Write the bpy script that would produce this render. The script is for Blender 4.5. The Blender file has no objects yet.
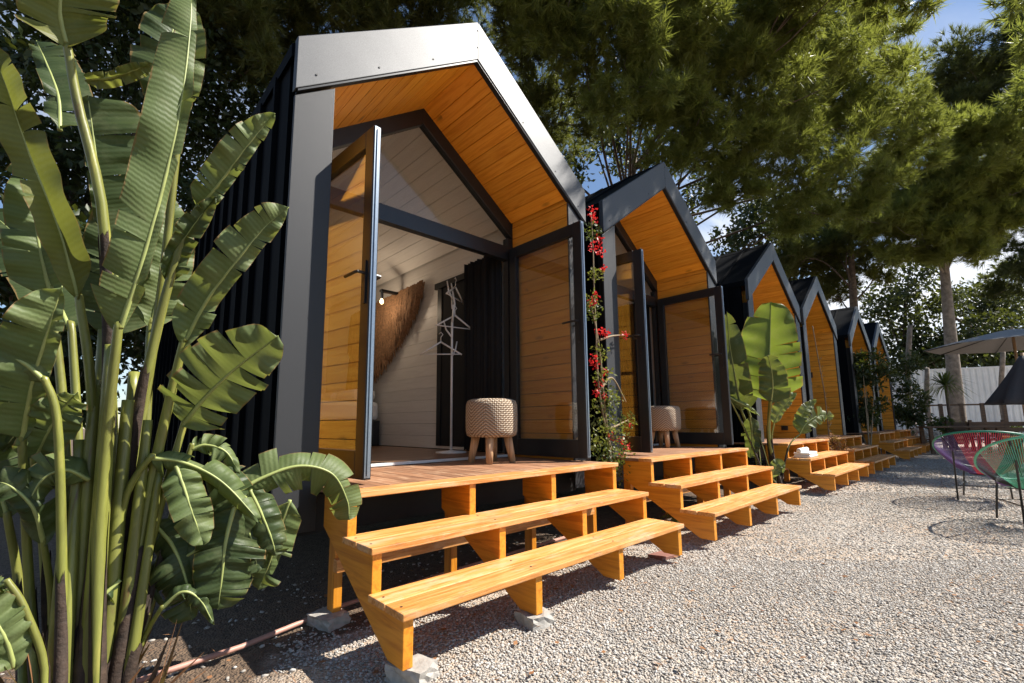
import bpy, bmesh, math, random
import numpy as np
from mathutils import Vector, Matrix
sc = bpy.context.scene
col = sc.collection
PI = math.pi
R = math.radians

# ------------------------------------------------------------------ camera
CAM = np.array([-.7167, -2.4507, .9278])
YAW, PITCH, ROLL, FPX, PX0, PY0 = .7552, .1331, -.0093, 461.68, 512., 361.5
_F = np.array([math.sin(YAW)*math.cos(PITCH), math.cos(YAW)*math.cos(PITCH), math.sin(PITCH)])
_Rt = np.array([math.cos(YAW), -math.sin(YAW), 0.])
_U = np.cross(_Rt, _F)
_R2 = _Rt*math.cos(ROLL)+_U*math.sin(ROLL)
_U2 = -_Rt*math.sin(ROLL)+_U*math.cos(ROLL)
cd = bpy.data.cameras.new('camera')
cam = bpy.data.objects.new('camera', cd)
col.objects.link(cam)
M3 = Matrix(((_R2[0], _U2[0], -_F[0]), (_R2[1], _U2[1], -_F[1]), (_R2[2], _U2[2], -_F[2])))
cam.matrix_world = Matrix.Translation(Vector(CAM)) @ M3.to_4x4()
cd.sensor_width = 36
cd.lens = FPX*36/1024
cd.shift_y = (PY0-341.5)/1024
cd.clip_end = 3000
cd.clip_start = .02
sc.camera = cam

def D(u, v, d):
    """the place in the yard that the survey photo shows at (u, v), d metres out"""
    q = CAM + d*(_F + (u-PX0)/FPX*_R2 - (v-PY0)/FPX*_U2)
    return (float(q[0]), float(q[1]), float(q[2]))

def G(u, d, z=0.):
    """ground place in column u, d metres out"""
    q = D(u, 420, d)
    return (q[0], q[1], z)

# ------------------------------------------------------------------ mesh helpers
class MB:
    def __init__(s):
        s.v = []; s.f = []; s.uv = None
    def add(s, vs, fs):
        n = len(s.v); s.v += [tuple(p) for p in vs]; s.f += [tuple(i+n for i in f) for f in fs]
    def box(s, x0, x1, y0, y1, z0, z1):
        s.add([(x0,y0,z0),(x1,y0,z0),(x1,y1,z0),(x0,y1,z0),(x0,y0,z1),(x1,y0,z1),(x1,y1,z1),(x0,y1,z1)],
              [(3,2,1,0),(4,5,6,7),(0,1,5,4),(1,2,6,5),(2,3,7,6),(3,0,4,7)])
    def prism(s, prof, axis, a, b):
        """profile (p,q) swept along axis 0/1/2 from a to b"""
        n = len(prof)
        def mk(p, q, t):
            return (t,p,q) if axis == 0 else ((p,t,q) if axis == 1 else (p,q,t))
        s.add([mk(p,q,a) for p,q in prof]+[mk(p,q,b) for p,q in prof],
              [tuple(range(n))[::-1], tuple(range(n,2*n))]+[(i,(i+1)%n,n+(i+1)%n,n+i) for i in range(n)])
    def hexa(s, lo, hi):
        s.add(list(lo)+list(hi), [(3,2,1,0),(4,5,6,7),(0,1,5,4),(1,2,6,5),(2,3,7,6),(3,0,4,7)])
    def tube(s, pts, rad, n=8, cap=True):
        pts = [Vector(p) for p in pts]
        if not hasattr(rad, '__len__'): rad = [rad]*len(pts)
        b = len(s.v); u = None
        for i, p in enumerate(pts):
            t = (pts[min(i+1,len(pts)-1)]-pts[max(i-1,0)])
            if t.length < 1e-9: t = Vector((0,0,1))
            t.normalize()
            if u is None:
                u = t.cross(Vector((0,0,1)) if abs(t.z) < .9 else Vector((1,0,0))).normalized()
            else:
                u = (u - t*u.dot(t)).normalized()
            w = t.cross(u)
            for k in range(n):
                a = 2*PI*k/n
                s.v.append(tuple(p+(u*math.cos(a)+w*math.sin(a))*rad[i]))
        for i in range(len(pts)-1):
            for k in range(n):
                s.f.append((b+i*n+k, b+i*n+(k+1)%n, b+(i+1)*n+(k+1)%n, b+(i+1)*n+k))
        if cap:
            s.f.append(tuple(b+k for k in range(n))[::-1])
            s.f.append(tuple(b+(len(pts)-1)*n+k for k in range(n)))
    def loop_tube(s, pts, r, n=6):
        s.tube(list(pts)+[pts[0]], r, n, cap=False)
    def lathe(s, prof, c, n=24):
        b = len(s.v)
        for r, z in prof:
            for k in range(n):
                a = 2*PI*k/n; s.v.append((c[0]+r*math.cos(a), c[1]+r*math.sin(a), c[2]+z))
        for i in range(len(prof)-1):
            for k in range(n):
                s.f.append((b+i*n+k, b+i*n+(k+1)%n, b+(i+1)*n+(k+1)%n, b+(i+1)*n+k))
        s.f.append(tuple(b+k for k in range(n))[::-1]); s.f.append(tuple(b+(len(prof)-1)*n+k for k in range(n)))
    def build(s, name, m, parent=None, smooth=False, bevel=0, loc=None):
        me = bpy.data.meshes.new(name)
        me.from_pydata(s.v, [], s.f); me.update()
        if s.uv is not None:
            l = me.uv_layers.new(name='UVMap')
            buf = np.array(s.uv, dtype=np.float32)[[lp.vertex_index for lp in me.loops]].ravel()
            l.data.foreach_set('uv', buf)
        o = bpy.data.objects.new(name, me); col.objects.link(o)
        if m: me.materials.append(m)
        if parent: o.parent = parent
        if loc: o.location = loc
        if smooth: me.polygons.foreach_set('use_smooth', [True]*len(me.polygons))
        if bevel:
            bm = o.modifiers.new('bevel', 'BEVEL'); bm.width = bevel; bm.segments = 2
            bm.limit_method = 'ANGLE'; bm.angle_limit = R(40)
        return o

def np_build(name, V, Fc, m, parent=None, smooth=False):
    """V (n,3), Fc (m,k) -> object"""
    me = bpy.data.meshes.new(name)
    nf, k = Fc.shape
    me.vertices.add(len(V)); me.vertices.foreach_set('co', V.astype(np.float32).ravel())
    me.loops.add(nf*k); me.loops.foreach_set('vertex_index', Fc.astype(np.int32).ravel())
    me.polygons.add(nf)
    me.polygons.foreach_set('loop_start', np.arange(0, nf*k, k, dtype=np.int32))
    me.polygons.foreach_set('loop_total', np.full(nf, k, dtype=np.int32))
    if smooth: me.polygons.foreach_set('use_smooth', [True]*nf)
    me.update(calc_edges=True); me.validate()
    me.materials.append(m)
    o = bpy.data.objects.new(name, me); col.objects.link(o)
    if parent: o.parent = parent
    return o

def tag(o, label=None, cat=None, group=None, kind=None):
    if label: o['label'] = label
    if cat: o['category'] = cat
    if group: o['group'] = group
    if kind: o['kind'] = kind
    return o

def empty(name, loc, label, cat, group=None, rz=0):
    o = bpy.data.objects.new(name, None); o.empty_display_size = .2
    col.objects.link(o); o.location = loc; o.rotation_euler = (0,0,rz)
    return tag(o, label, cat, group)

def copy_tree(o, parent=None):
    c = o.copy(); col.objects.link(c); c.parent = parent
    for ch in list(o.children): copy_tree(ch, c)
    return c

# ------------------------------------------------------------------ materials
def new_mat(name):
    m = bpy.data.materials.new(name); m.use_nodes = True
    nt = m.node_tree; b = nt.nodes['Principled BSDF']
    return m, nt, b
def N(nt, t, **kw):
    n = nt.nodes.new(t)
    for k, v in kw.items(): setattr(n, k, v)
    return n
def ramp(nt, stops):
    r = N(nt, 'ShaderNodeValToRGB'); e = r.color_ramp.elements
    while len(e) > 1: e.remove(e[-1])
    e[0].position = stops[0][0]; e[0].color = (*stops[0][1], 1)
    for p, c in stops[1:]:
        q = e.new(p); q.color = (*c, 1)
    return r
def objcoord(nt, scale, kind='Object'):
    tc = N(nt, 'ShaderNodeTexCoord'); mp = N(nt, 'ShaderNodeMapping')
    mp.inputs['Scale'].default_value = scale
    nt.links.new(tc.outputs[kind], mp.inputs['Vector'])
    return mp
def noise(nt, vec, scale, detail=4, rough=.6, dist=0):
    n = N(nt, 'ShaderNodeTexNoise'); n.inputs['Scale'].default_value = scale
    n.inputs['Detail'].default_value = detail; n.inputs['Roughness'].default_value = rough
    n.inputs['Distortion'].default_value = dist
    if vec: nt.links.new(vec.outputs[0], n.inputs['Vector'])
    return n
def bump(nt, h, b, strength, dist):
    k = N(nt, 'ShaderNodeBump'); k.inputs['Strength'].default_value = strength; k.inputs['Distance'].default_value = dist
    nt.links.new(h, k.inputs['Height']); nt.links.new(k.outputs[0], b.inputs['Normal'])
    return k
def mix(nt, f, a, b, mode='MIX'):
    m = N(nt, 'ShaderNodeMix'); m.data_type = 'RGBA'; m.blend_type = mode
    for s, v in ((0, f), (6, a), (7, b)):
        if hasattr(v, 'is_output') or hasattr(v, 'links'):
            nt.links.new(v, m.inputs[s])
        else:
            m.inputs[s].default_value = v if s == 0 else (*v, 1)
    return m.outputs[2]
def math_(nt, op, a, b=None):
    m = N(nt, 'ShaderNodeMath', operation=op)
    for i, v in enumerate((a, b)):
        if v is None: continue
        if hasattr(v, 'links'): nt.links.new(v, m.inputs[i])
        else: m.inputs[i].default_value = v
    return m.outputs[0]

def wood(name, grain, c0, c1, c2, rough=.45, knots=True, coat=0., var=.25, wear=0.):
    """board wood: grain axis 0/1/2, dark to light colours, each board a little different"""
    m, nt, b = new_mat(name)
    sc_ = [26, 26, 26]; sc_[grain] = 1.6
    geo = N(nt, 'ShaderNodeNewGeometry')
    tc = N(nt, 'ShaderNodeTexCoord')
    off = N(nt, 'ShaderNodeVectorMath', operation='ADD')
    cmb = N(nt, 'ShaderNodeCombineXYZ')
    rr = math_(nt, 'MULTIPLY', geo.outputs['Random Per Island'], 37.)
    for i in range(3): nt.links.new(rr, cmb.inputs[i])
    nt.links.new(tc.outputs['Object'], off.inputs[0]); nt.links.new(cmb.outputs[0], off.inputs[1])
    mp = N(nt, 'ShaderNodeMapping'); mp.inputs['Scale'].default_value = sc_
    nt.links.new(off.outputs[0], mp.inputs['Vector'])
    n1 = noise(nt, mp, 1.3, 6, .62, 1.1)
    rp = ramp(nt, [(.36, c0), (.5, c1), (.66, c2)])
    nt.links.new(n1.outputs[0], rp.inputs[0])
    colr = rp.outputs[0]
    if knots:
        mk = N(nt, 'ShaderNodeMapping'); s2 = [9, 9, 9]; s2[grain] = 3.2
        mk.inputs['Scale'].default_value = s2
        nt.links.new(off.outputs[0], mk.inputs['Vector'])
        vo = N(nt, 'ShaderNodeTexVoronoi'); vo.inputs['Scale'].default_value = 1.
        nt.links.new(mk.outputs[0], vo.inputs['Vector'])
        kr = ramp(nt, [(.05, (1,1,1)), (.15, (.5,.5,.5)), (.22, (0,0,0))])
        nt.links.new(vo.outputs['Distance'], kr.inputs[0])
        wn = noise(nt, off, 1.7, 1)
        msk = math_(nt, 'MULTIPLY', kr.outputs[0], math_(nt, 'GREATER_THAN', wn.outputs[0], .53))
        colr = mix(nt, math_(nt, 'MULTIPLY', msk, .75), colr, tuple(x*.38 for x in c0))
    v = math_(nt, 'ADD', math_(nt, 'MULTIPLY', geo.outputs['Random Per Island'], var), 1-var*.55)
    vc = N(nt, 'ShaderNodeCombineXYZ')
    for i in range(3): nt.links.new(v, vc.inputs[i])
    colr = mix(nt, 1., colr, vc.outputs[0], 'MULTIPLY')
    if wear:
        # worn grey patches and brown drips of foot traffic
        s3 = [7, 7, 7]; s3[grain] = 2.2; mw = N(nt, 'ShaderNodeMapping'); mw.inputs['Scale'].default_value = s3
        nt.links.new(off.outputs[0], mw.inputs['Vector'])
        w1 = noise(nt, mw, 1.6, 7, .7); wr = ramp(nt, [(.50, (0,0,0)), (.68, (1,1,1))]); nt.links.new(w1.outputs[0], wr.inputs[0])
        colr = mix(nt, math_(nt, 'MULTIPLY', wr.outputs[0], wear), colr, (.60,.43,.28))
        w2 = noise(nt, mw, 3.4, 7, .75); wr2 = ramp(nt, [(.56, (0,0,0)), (.70, (1,1,1))]); nt.links.new(w2.outputs[0], wr2.inputs[0])
        colr = mix(nt, math_(nt, 'MULTIPLY', wr2.outputs[0], wear), colr, (.22,.09,.03))
    nt.links.new(colr, b.inputs['Base Color'])
    b.inputs['Roughness'].default_value = rough
    b.inputs['Coat Weight'].default_value = coat; b.inputs['Coat Roughness'].default_value = .25
    bump(nt, n1.outputs[0], b, .25, .003)
    return m

def plain(name, c, rough=.5, metal=0., vary=.12, nscale=30., bmp=0., spec=.5):
    m, nt, b = new_mat(name)
    mp = objcoord(nt, (1,1,1)); n = noise(nt, mp, nscale, 5)
    rp = ramp(nt, [(.3, tuple(x*(1-vary) for x in c)), (.7, tuple(min(1,x*(1+vary)) for x in c))])
    nt.links.new(n.outputs[0], rp.inputs[0]); nt.links.new(rp.outputs[0], b.inputs['Base Color'])
    b.inputs['Roughness'].default_value = rough; b.inputs['Metallic'].default_value = metal
    b.inputs['Specular IOR Level'].default_value = spec
    if bmp: bump(nt, n.outputs[0], b, bmp, .01)
    return m

def leafmat(name, c, c2, trans=.35, rough=.4, veins=False, tcol=None):
    m, nt, b = new_mat(name)
    geo = N(nt, 'ShaderNodeNewGeometry')
    mp = objcoord(nt, (1,1,1)); n = noise(nt, mp, 4., 3)
    f = math_(nt, 'ADD', math_(nt, 'MULTIPLY', geo.outputs['Random Per Island'], .6), math_(nt, 'MULTIPLY', n.outputs[0], .4))
    cc = mix(nt, f, c, c2)
    if veins:
        tc = N(nt, 'ShaderNodeTexCoord'); w = N(nt, 'ShaderNodeTexWave'); w.bands_direction = 'X'
        w.inputs['Scale'].default_value = 9.; w.inputs['Distortion'].default_value = 1.6; w.inputs['Detail'].default_value = 2.
        nt.links.new(tc.outputs['UV'], w.inputs['Vector'])
        cc = mix(nt, math_(nt, 'MULTIPLY', w.outputs[1], .26), cc, tuple(x*.6 for x in c))
        du = noise(nt, mp, 11., 6, .7); dur = ramp(nt, [(.5, (0,0,0)), (.72, (1,1,1))]); nt.links.new(du.outputs[0], dur.inputs[0])
        cc = mix(nt, math_(nt, 'MULTIPLY', dur.outputs[0], .35), cc, (.24,.25,.13))
        # dry brown margins
        sx = N(nt, 'ShaderNodeSeparateXYZ'); nt.links.new(tc.outputs['UV'], sx.inputs[0])
        ed = math_(nt, 'ADD', sx.outputs[1], math_(nt, 'MULTIPLY', noise(nt, mp, 22., 4).outputs[0], .22))
        er = ramp(nt, [(1.06, (0,0,0)), (1.0, (0,0,0)), (1.0, (0,0,0))])
        er.color_ramp.elements[0].position = .97; er.color_ramp.elements[1].position = .98; er.color_ramp.elements[2].position = 1.
        er.color_ramp.elements[2].color = (1,1,1,1)
        nt.links.new(math_(nt, 'MULTIPLY', ed, .92), er.inputs[0])
        cc = mix(nt, er.outputs[0], cc, (.22,.15,.06))
        bump(nt, w.outputs[1], b, .16, .006)
    nt.links.new(cc, b.inputs['Base Color'])
    b.inputs['Roughness'].default_value = rough; b.inputs['Specular IOR Level'].default_value = .3
    tr = N(nt, 'ShaderNodeBsdfTranslucent')
    if tcol: tr.inputs[0].default_value = (*tcol, 1)
    else: nt.links.new(mix(nt, .45, cc, (.34,.38,.04)), tr.inputs[0])
    mx = N(nt, 'ShaderNodeMixShader'); mx.inputs[0].default_value = trans
    out = nt.nodes['Material Output']
    nt.links.new(b.outputs[0], mx.inputs[1]); nt.links.new(tr.outputs[0], mx.inputs[2]); nt.links.new(mx.outputs[0], out.inputs[0])
    return m

def glassmat(name, tint=(.9,.93,.93), refl=1.):
    m, nt, b = new_mat(name); nt.nodes.remove(b)
    fr = N(nt, 'ShaderNodeLayerWeight'); fr.inputs[0].default_value = .5
    sch = math_(nt, 'ADD', math_(nt, 'MULTIPLY', math_(nt, 'POWER', fr.outputs[1], 5.), .96), .04)
    gl = N(nt, 'ShaderNodeBsdfGlossy'); gl.inputs['Roughness'].default_value = .0
    tr = N(nt, 'ShaderNodeBsdfTransparent'); tr.inputs[0].default_value = (*tint, 1)
    mx = N(nt, 'ShaderNodeMixShader')
    f = math_(nt, 'MINIMUM', math_(nt, 'MULTIPLY', sch, 1.7*refl), 1.)
    nt.links.new(f, mx.inputs[0]); nt.links.new(tr.outputs[0], mx.inputs[1]); nt.links.new(gl.outputs[0], mx.inputs[2])
    nt.links.new(mx.outputs[0], nt.nodes['Material Output'].inputs[0])
    return m

def speckle_metal(name):
    m, nt, b = new_mat(name)
    mp = objcoord(nt, (1,1,1)); n = noise(nt, mp, 420., 2, .5)
    rp = ramp(nt, [(.35, (.020,.021,.023)), (.65, (.066,.068,.073))])
    nt.links.new(n.outputs[0], rp.inputs[0])
    n2 = noise(nt, mp, 3., 4)
    nt.links.new(mix(nt, math_(nt, 'MULTIPLY', n2.outputs[0], .35), rp.outputs[0], (.04,.041,.046)), b.inputs['Base Color'])
    b.inputs['Metallic'].default_value = .35
    rr = N(nt, 'ShaderNodeMapRange'); rr.inputs[3].default_value = .52; rr.inputs[4].default_value = .58
    nt.links.new(n2.outputs[0], rr.inputs[0]); nt.links.new(rr.outputs[0], b.inputs['Roughness'])
    b.inputs['Specular IOR Level'].default_value = 1.
    b.inputs['Coat Weight'].default_value = .12; b.inputs['Coat Roughness'].default_value = .42
    bump(nt, math_(nt, 'ADD', math_(nt, 'MULTIPLY', n.outputs[0], .12), noise(nt, mp, 3., 1).outputs[0]), b, .22, .012)
    return m

M = {}
M['tread'] = wood('tread_wood', 0, (.46,.165,.03), (.64,.285,.075), (.72,.40,.16), .5, True, .12, .3, .7)
M['string'] = wood('stringer_wood', 1, (.48,.16,.009), (.62,.235,.014), (.68,.28,.024), .45, True, .15)
M['legw'] = wood('leg_wood', 2, (.48,.16,.009), (.62,.235,.014), (.68,.28,.024), .45, True, .15)
M['deckb'] = wood('weathered_deck_wood', 1, (.15,.07,.035), (.27,.125,.06), (.38,.20,.11), .65, False, 0., .35, .4)
M['porch'] = wood('porch_lining_wood', 1, (.68,.26,.018), (.80,.345,.032), (.86,.40,.05), .45, True, .12, .26)
M['soffit'] = wood('soffit_wood', 1, (.70,.27,.018), (.82,.355,.032), (.87,.41,.05), .45, True, .12, .2)
M['white'] = wood('white_painted_boards', 1, (.70,.67,.63), (.74,.71,.67), (.77,.74,.70), .5, False, 0., .08)
M['inner_floor'] = wood('indoor_floor_wood', 0, (.16,.08,.04), (.25,.13,.07), (.3,.17,.1), .4, False, .2)
M['fascia'] = speckle_metal('grey_textured_sheet_metal')
M['navy'] = plain('dark_blue_black_cladding', (.0028,.0036,.005), .7, .0, .25, 6., 0., .06)
M['postm'] = plain('charcoal_speckled_post', (.030,.031,.034), .5, .0, .6, 420., .15, .35)
M['black'] = plain('black_powder_coat', (.010,.0115,.014), .38, 0., .15, 20.)
M['alu'] = plain('blue_grey_aluminium', (.22,.26,.31), .32, .8, .1, 60.)
M['screw'] = plain('dark_screw', (.02,.02,.02), .5)
M['glass'] = glassmat('door_glass', (.90,.91,.91), 1.5)
M['gglass'] = glassmat('gable_glass', (.88,.9,.9), .45)
M['concrete'] = plain('grey_concrete', (.33,.31,.28), .85, 0., .25, 18., .6)
M['hose'] = plain('pinkish_plastic_pipe', (.42,.22,.17), .5)
M['chassis'] = plain('galvanised_steel', (.35,.36,.36), .45, .6)
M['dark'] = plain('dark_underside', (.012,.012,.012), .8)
M['curtain'] = plain('black_curtain_cloth', (.008,.008,.009), .9)
M['linen'] = plain('white_linen', (.75,.74,.72), .9, 0., .05)
M['rackw'] = plain('white_lacquer', (.72,.70,.68), .4, 0., .04)
M['feather'] = plain('brown_dried_palm', (.24,.13,.065), .9, 0., .45, 40.)
M['legnat'] = wood('pale_natural_wood', 2, (.30,.17,.08), (.45,.28,.15), (.55,.36,.2), .6, False)
M['bark'] = plain('pine_bark', (.11,.08,.06), .9, 0., .55, 9., 1.)
M['bark2'] = plain('grey_bark', (.20,.165,.135), .9, 0., .45, 7., 1.)
M['banana'] = leafmat('banana_leaf', (.10,.145,.048), (.19,.235,.09), .36, .52, True)
M['banana_dk'] = leafmat('shaded_banana_leaf', (.036,.062,.022), (.078,.105,.038), .32, .45, True)  # darker copy of the leaf green: shade within the clumps put into colour
M['banana_lt'] = leafmat('young_banana_leaf', (.07,.14,.02), (.12,.20,.04), .5, .34, True)
M['banana_yl'] = leafmat('yellowing_banana_leaf', (.13,.145,.035), (.21,.21,.06), .4, .5, True)
M['rib'] = plain('leaf_midrib', (.30,.34,.11), .45, 0., .15, 20.)
M['needle'] = leafmat('pine_needles', (.085,.115,.026), (.26,.275,.075), .58, .42)
M['needle_dk'] = leafmat('dark_pine_needles', (.055,.07,.022), (.17,.17,.05), .45, .5)
M['needle_far'] = leafmat('far_dark_pine_needles', (.028,.042,.018), (.075,.092,.036), .35, .5)
M['leaf_dk'] = leafmat('dark_broad_leaves', (.015,.028,.010), (.04,.06,.02), .2, .45)
M['leaf_md'] = leafmat('shrub_leaves', (.03,.055,.015), (.08,.11,.03), .3, .45)
M['leaf_yl'] = leafmat('vine_leaves', (.09,.13,.03), (.2,.18,.05), .35, .45)
M['red'] = leafmat('red_bracts', (.52,.012,.016), (.68,.045,.04), .35, .5, False, (.7,.03,.03))
M['dryleaf'] = leafmat('dry_leaves', (.22,.09,.04), (.34,.17,.08), .2, .7)
M['whitefl'] = leafmat('white_petals', (.7,.7,.68), (.8,.8,.8), .2, .6, False, (.7,.7,.7))
M['vine'] = plain('vine_stem', (.26,.19,.11), .8, 0., .3, 40.)
M['parasol'] = plain('grey_canvas', (.30,.29,.285), .9, 0., .08)
M['parasol_dk'] = plain('dark_grey_canvas', (.055,.055,.06), .9, 0., .1)
M['blackrod'] = plain('black_steel_rod', (.015,.015,.015), .4)
M['whitewall'] = plain('white_sheet_metal', (.80,.81,.82), .5, 0., .06, 3.)
M['brownw'] = wood('brown_railing_wood', 0, (.06,.032,.018), (.11,.06,.03), (.15,.085,.045), .6, False)
M['tile'] = plain('red_brown_tile', (.20,.09,.07), .7)

def stemmat():
    m, nt, b = new_mat('banana_stem')
    mp = objcoord(nt, (14,14,2.)); n = noise(nt, mp, 1.4, 5, .6, .8)
    rp = ramp(nt, [(.28, (.11,.05,.025)), (.36, (.13,.13,.03)), (.56, (.19,.20,.04)), (.74, (.36,.32,.075))])
    nt.links.new(n.outputs[0], rp.inputs[0]); nt.links.new(rp.outputs[0], b.inputs['Base Color'])
    b.inputs['Roughness'].default_value = .4
    bump(nt, n.outputs[0], b, .3, .006)
    return m
M['stem'] = stemmat()
M['sheath'] = plain('shaded_brown_sheath', (.036,.021,.013), .8, 0., .6, 26., .8)  # dead brown sheath, darkened further to carry the shade at the stem feet

def woven():
    m, nt, b = new_mat('woven_two_tone_cord')
    tc = N(nt, 'ShaderNodeTexCoord'); sx = N(nt, 'ShaderNodeSeparateXYZ'); nt.links.new(tc.outputs['Object'], sx.inputs[0])
    ang = math_(nt, 'ARCTAN2', sx.outputs[1], sx.outputs[0])
    zig = math_(nt, 'PINGPONG', math_(nt, 'MULTIPLY', ang, .16), .10)
    h = math_(nt, 'ADD', sx.outputs[2], zig)
    st = math_(nt, 'GREATER_THAN', math_(nt, 'SINE', math_(nt, 'MULTIPLY', h, 240.)), .1)
    n = noise(nt, objcoord(nt, (1,1,1)), 160., 2)
    base = mix(nt, st, (.26,.18,.115), (.62,.52,.40))
    nt.links.new(mix(nt, math_(nt, 'MULTIPLY', n.outputs[0], .5), base, (.3,.21,.13)), b.inputs['Base Color'])
    b.inputs['Roughness'].default_value = .85
    hh = math_(nt, 'ADD', math_(nt, 'SINE', math_(nt, 'MULTIPLY', sx.outputs[2], 420.)), math_(nt, 'SINE', math_(nt, 'MULTIPLY', ang, 90.)))
    bump(nt, hh, b, .8, .004)
    return m
M['woven'] = woven()

def groundmat():
    m, nt, b = new_mat('gravel_and_soil')
    tc = N(nt, 'ShaderNodeTexCoord'); mp = N(nt, 'ShaderNodeMapping'); nt.links.new(tc.outputs['Object'], mp.inputs[0])
    vo = N(nt, 'ShaderNodeTexVoronoi'); vo.inputs['Scale'].default_value = 95.; nt.links.new(mp.outputs[0], vo.inputs['Vector'])
    vo.inputs['Randomness'].default_value = 1.
    hs = N(nt, 'ShaderNodeSeparateColor'); nt.links.new(vo.outputs['Color'], hs.inputs[0])
    peb = ramp(nt, [(0., (.20,.17,.14)), (.3, (.34,.30,.26)), (.6, (.46,.42,.37)), (.85, (.36,.27,.19)), (1., (.60,.57,.53))])
    nt.links.new(hs.outputs[0], peb.inputs[0])
    n1 = noise(nt, mp, .8, 4); n2 = noise(nt, mp, 28., 5)
    dr = ramp(nt, [(.45, (0,0,0)), (.62, (1,1,1))]); nt.links.new(n1.outputs[0], dr.inputs[0])
    gr = mix(nt, math_(nt, 'MULTIPLY', dr.outputs[0], .4), peb.outputs[0], (.40,.27,.16))
    soil = ramp(nt, [(.3, (.055,.036,.023)), (.7, (.16,.105,.065))]); nt.links.new(n2.outputs[0], soil.inputs[0])
    sx = N(nt, 'ShaderNodeSeparateXYZ'); nt.links.new(tc.outputs['Object'], sx.inputs[0])
    wob = math_(nt, 'MULTIPLY', math_(nt, 'SUBTRACT', noise(nt, mp, 2.3, 5, .7).outputs[0], .5), .9)
    # soil lies under the decks and round the plants: y > about -0.45, and west of x = 0.2
    e1 = math_(nt, 'MULTIPLY', math_(nt, 'ADD', math_(nt, 'ADD', sx.outputs[1], .42), wob), 6.)
    e2 = math_(nt, 'MULTIPLY', math_(nt, 'ADD', math_(nt, 'SUBTRACT', .1, sx.outputs[0]), wob), 5.)
    mk = N(nt, 'ShaderNodeClamp'); nt.links.new(math_(nt, 'MAXIMUM', e1, e2), mk.inputs[0])
    nt.links.new(mix(nt, mk.outputs[0], gr, soil.outputs[0]), b.inputs['Base Color'])
    b.inputs['Roughness'].default_value = .9
    h = math_(nt, 'ADD', math_(nt, 'MULTIPLY', math_(nt, 'SUBTRACT', 1., vo.outputs['Distance']), 1.), math_(nt, 'MULTIPLY', n2.outputs[0], .5))
    bump(nt, h, b, .9, .012)
    return m
M['ground'] = groundmat()
def pebmat():
    m, nt, b = new_mat('pebbles')
    geo = N(nt, 'ShaderNodeNewGeometry')
    rp = ramp(nt, [(0., (.20,.185,.165)), (.15, (.31,.29,.26)), (.4, (.41,.385,.35)), (.62, (.39,.33,.265)), (.7, (.40,.38,.35)), (.9, (.48,.46,.43)), (1., (.55,.535,.51))])
    nt.links.new(geo.outputs['Random Per Island'], rp.inputs[0])
    n = noise(nt, objcoord(nt, (1,1,1)), 120., 3)
    nt.links.new(mix(nt, math_(nt, 'MULTIPLY', n.outputs[0], .4), rp.outputs[0], (.3,.25,.2)), b.inputs['Base Color'])
    b.inputs['Roughness'].default_value = .8
    return m
M['pebble'] = pebmat()

# ------------------------------------------------------------------ world, sun
SUN = Vector((.75, -.55, 1.)).normalized()
w = bpy.data.worlds.new('World'); sc.world = w; w.use_nodes = True
nt = w.node_tree; bg = nt.nodes['Background']
sky = N(nt, 'ShaderNodeTexSky'); sky.sky_type = 'NISHITA'; sky.sun_disc = False
sky.sun_elevation = math.asin(SUN.z); sky.sun_rotation = math.atan2(SUN.x, SUN.y)
sky.air_density = 1.; sky.dust_density = .2; sky.ozone_density = 2.5
tc = N(nt, 'ShaderNodeTexCoord'); mp = N(nt, 'ShaderNodeMapping'); mp.inputs['Scale'].default_value = (1.,1.,2.2)
mp.inputs['Location'].default_value = (.35,.1,0)
nt.links.new(tc.outputs['Generated'], mp.inputs[0])
cn = noise(nt, mp, 2.6, 8, .55, .4)
cr = ramp(nt, [(.47, (0,0,0)), (.60, (1,1,1))]); nt.links.new(cn.outputs[0], cr.inputs[0])
sz = N(nt, 'ShaderNodeSeparateXYZ'); nt.links.new(tc.outputs['Generated'], sz.inputs[0])
lowm = N(nt, 'ShaderNodeMapRange'); lowm.inputs[1].default_value = .32; lowm.inputs[2].default_value = .60; lowm.inputs[3].default_value = 1.; lowm.inputs[4].default_value = .0
nt.links.new(sz.outputs[2], lowm.inputs[0])
# the cloud bank stands over the trees behind the cabins; the sky on the yard side is clear
bank = N(nt, 'ShaderNodeMapRange'); bank.inputs[1].default_value = -.15; bank.inputs[2].default_value = .25
nt.links.new(math_(nt, 'ADD', sz.outputs[1], math_(nt, 'MULTIPLY', sz.outputs[0], .35)), bank.inputs[0])
low = N(nt, 'ShaderNodeMath', operation='MULTIPLY'); nt.links.new(lowm.outputs[0], low.inputs[0]); nt.links.new(bank.outputs[0], low.inputs[1])
nt.links.new(mix(nt, math_(nt, 'MULTIPLY', math_(nt, 'MULTIPLY', cr.outputs[0], .9), low.outputs[0]), sky.outputs[0], (8.,8.2,8.7)), bg.inputs[0])
bg.inputs[1].default_value = .07
sd = bpy.data.lights.new('sun', 'SUN'); sd.energy = 5.0; sd.angle = R(.55); sd.color = (1., .945, .86)
so = bpy.data.objects.new('sun', sd); col.objects.link(so)
so.rotation_euler = SUN.to_track_quat('Z', 'Y').to_euler(); so.location = (12,-10,16)

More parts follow.
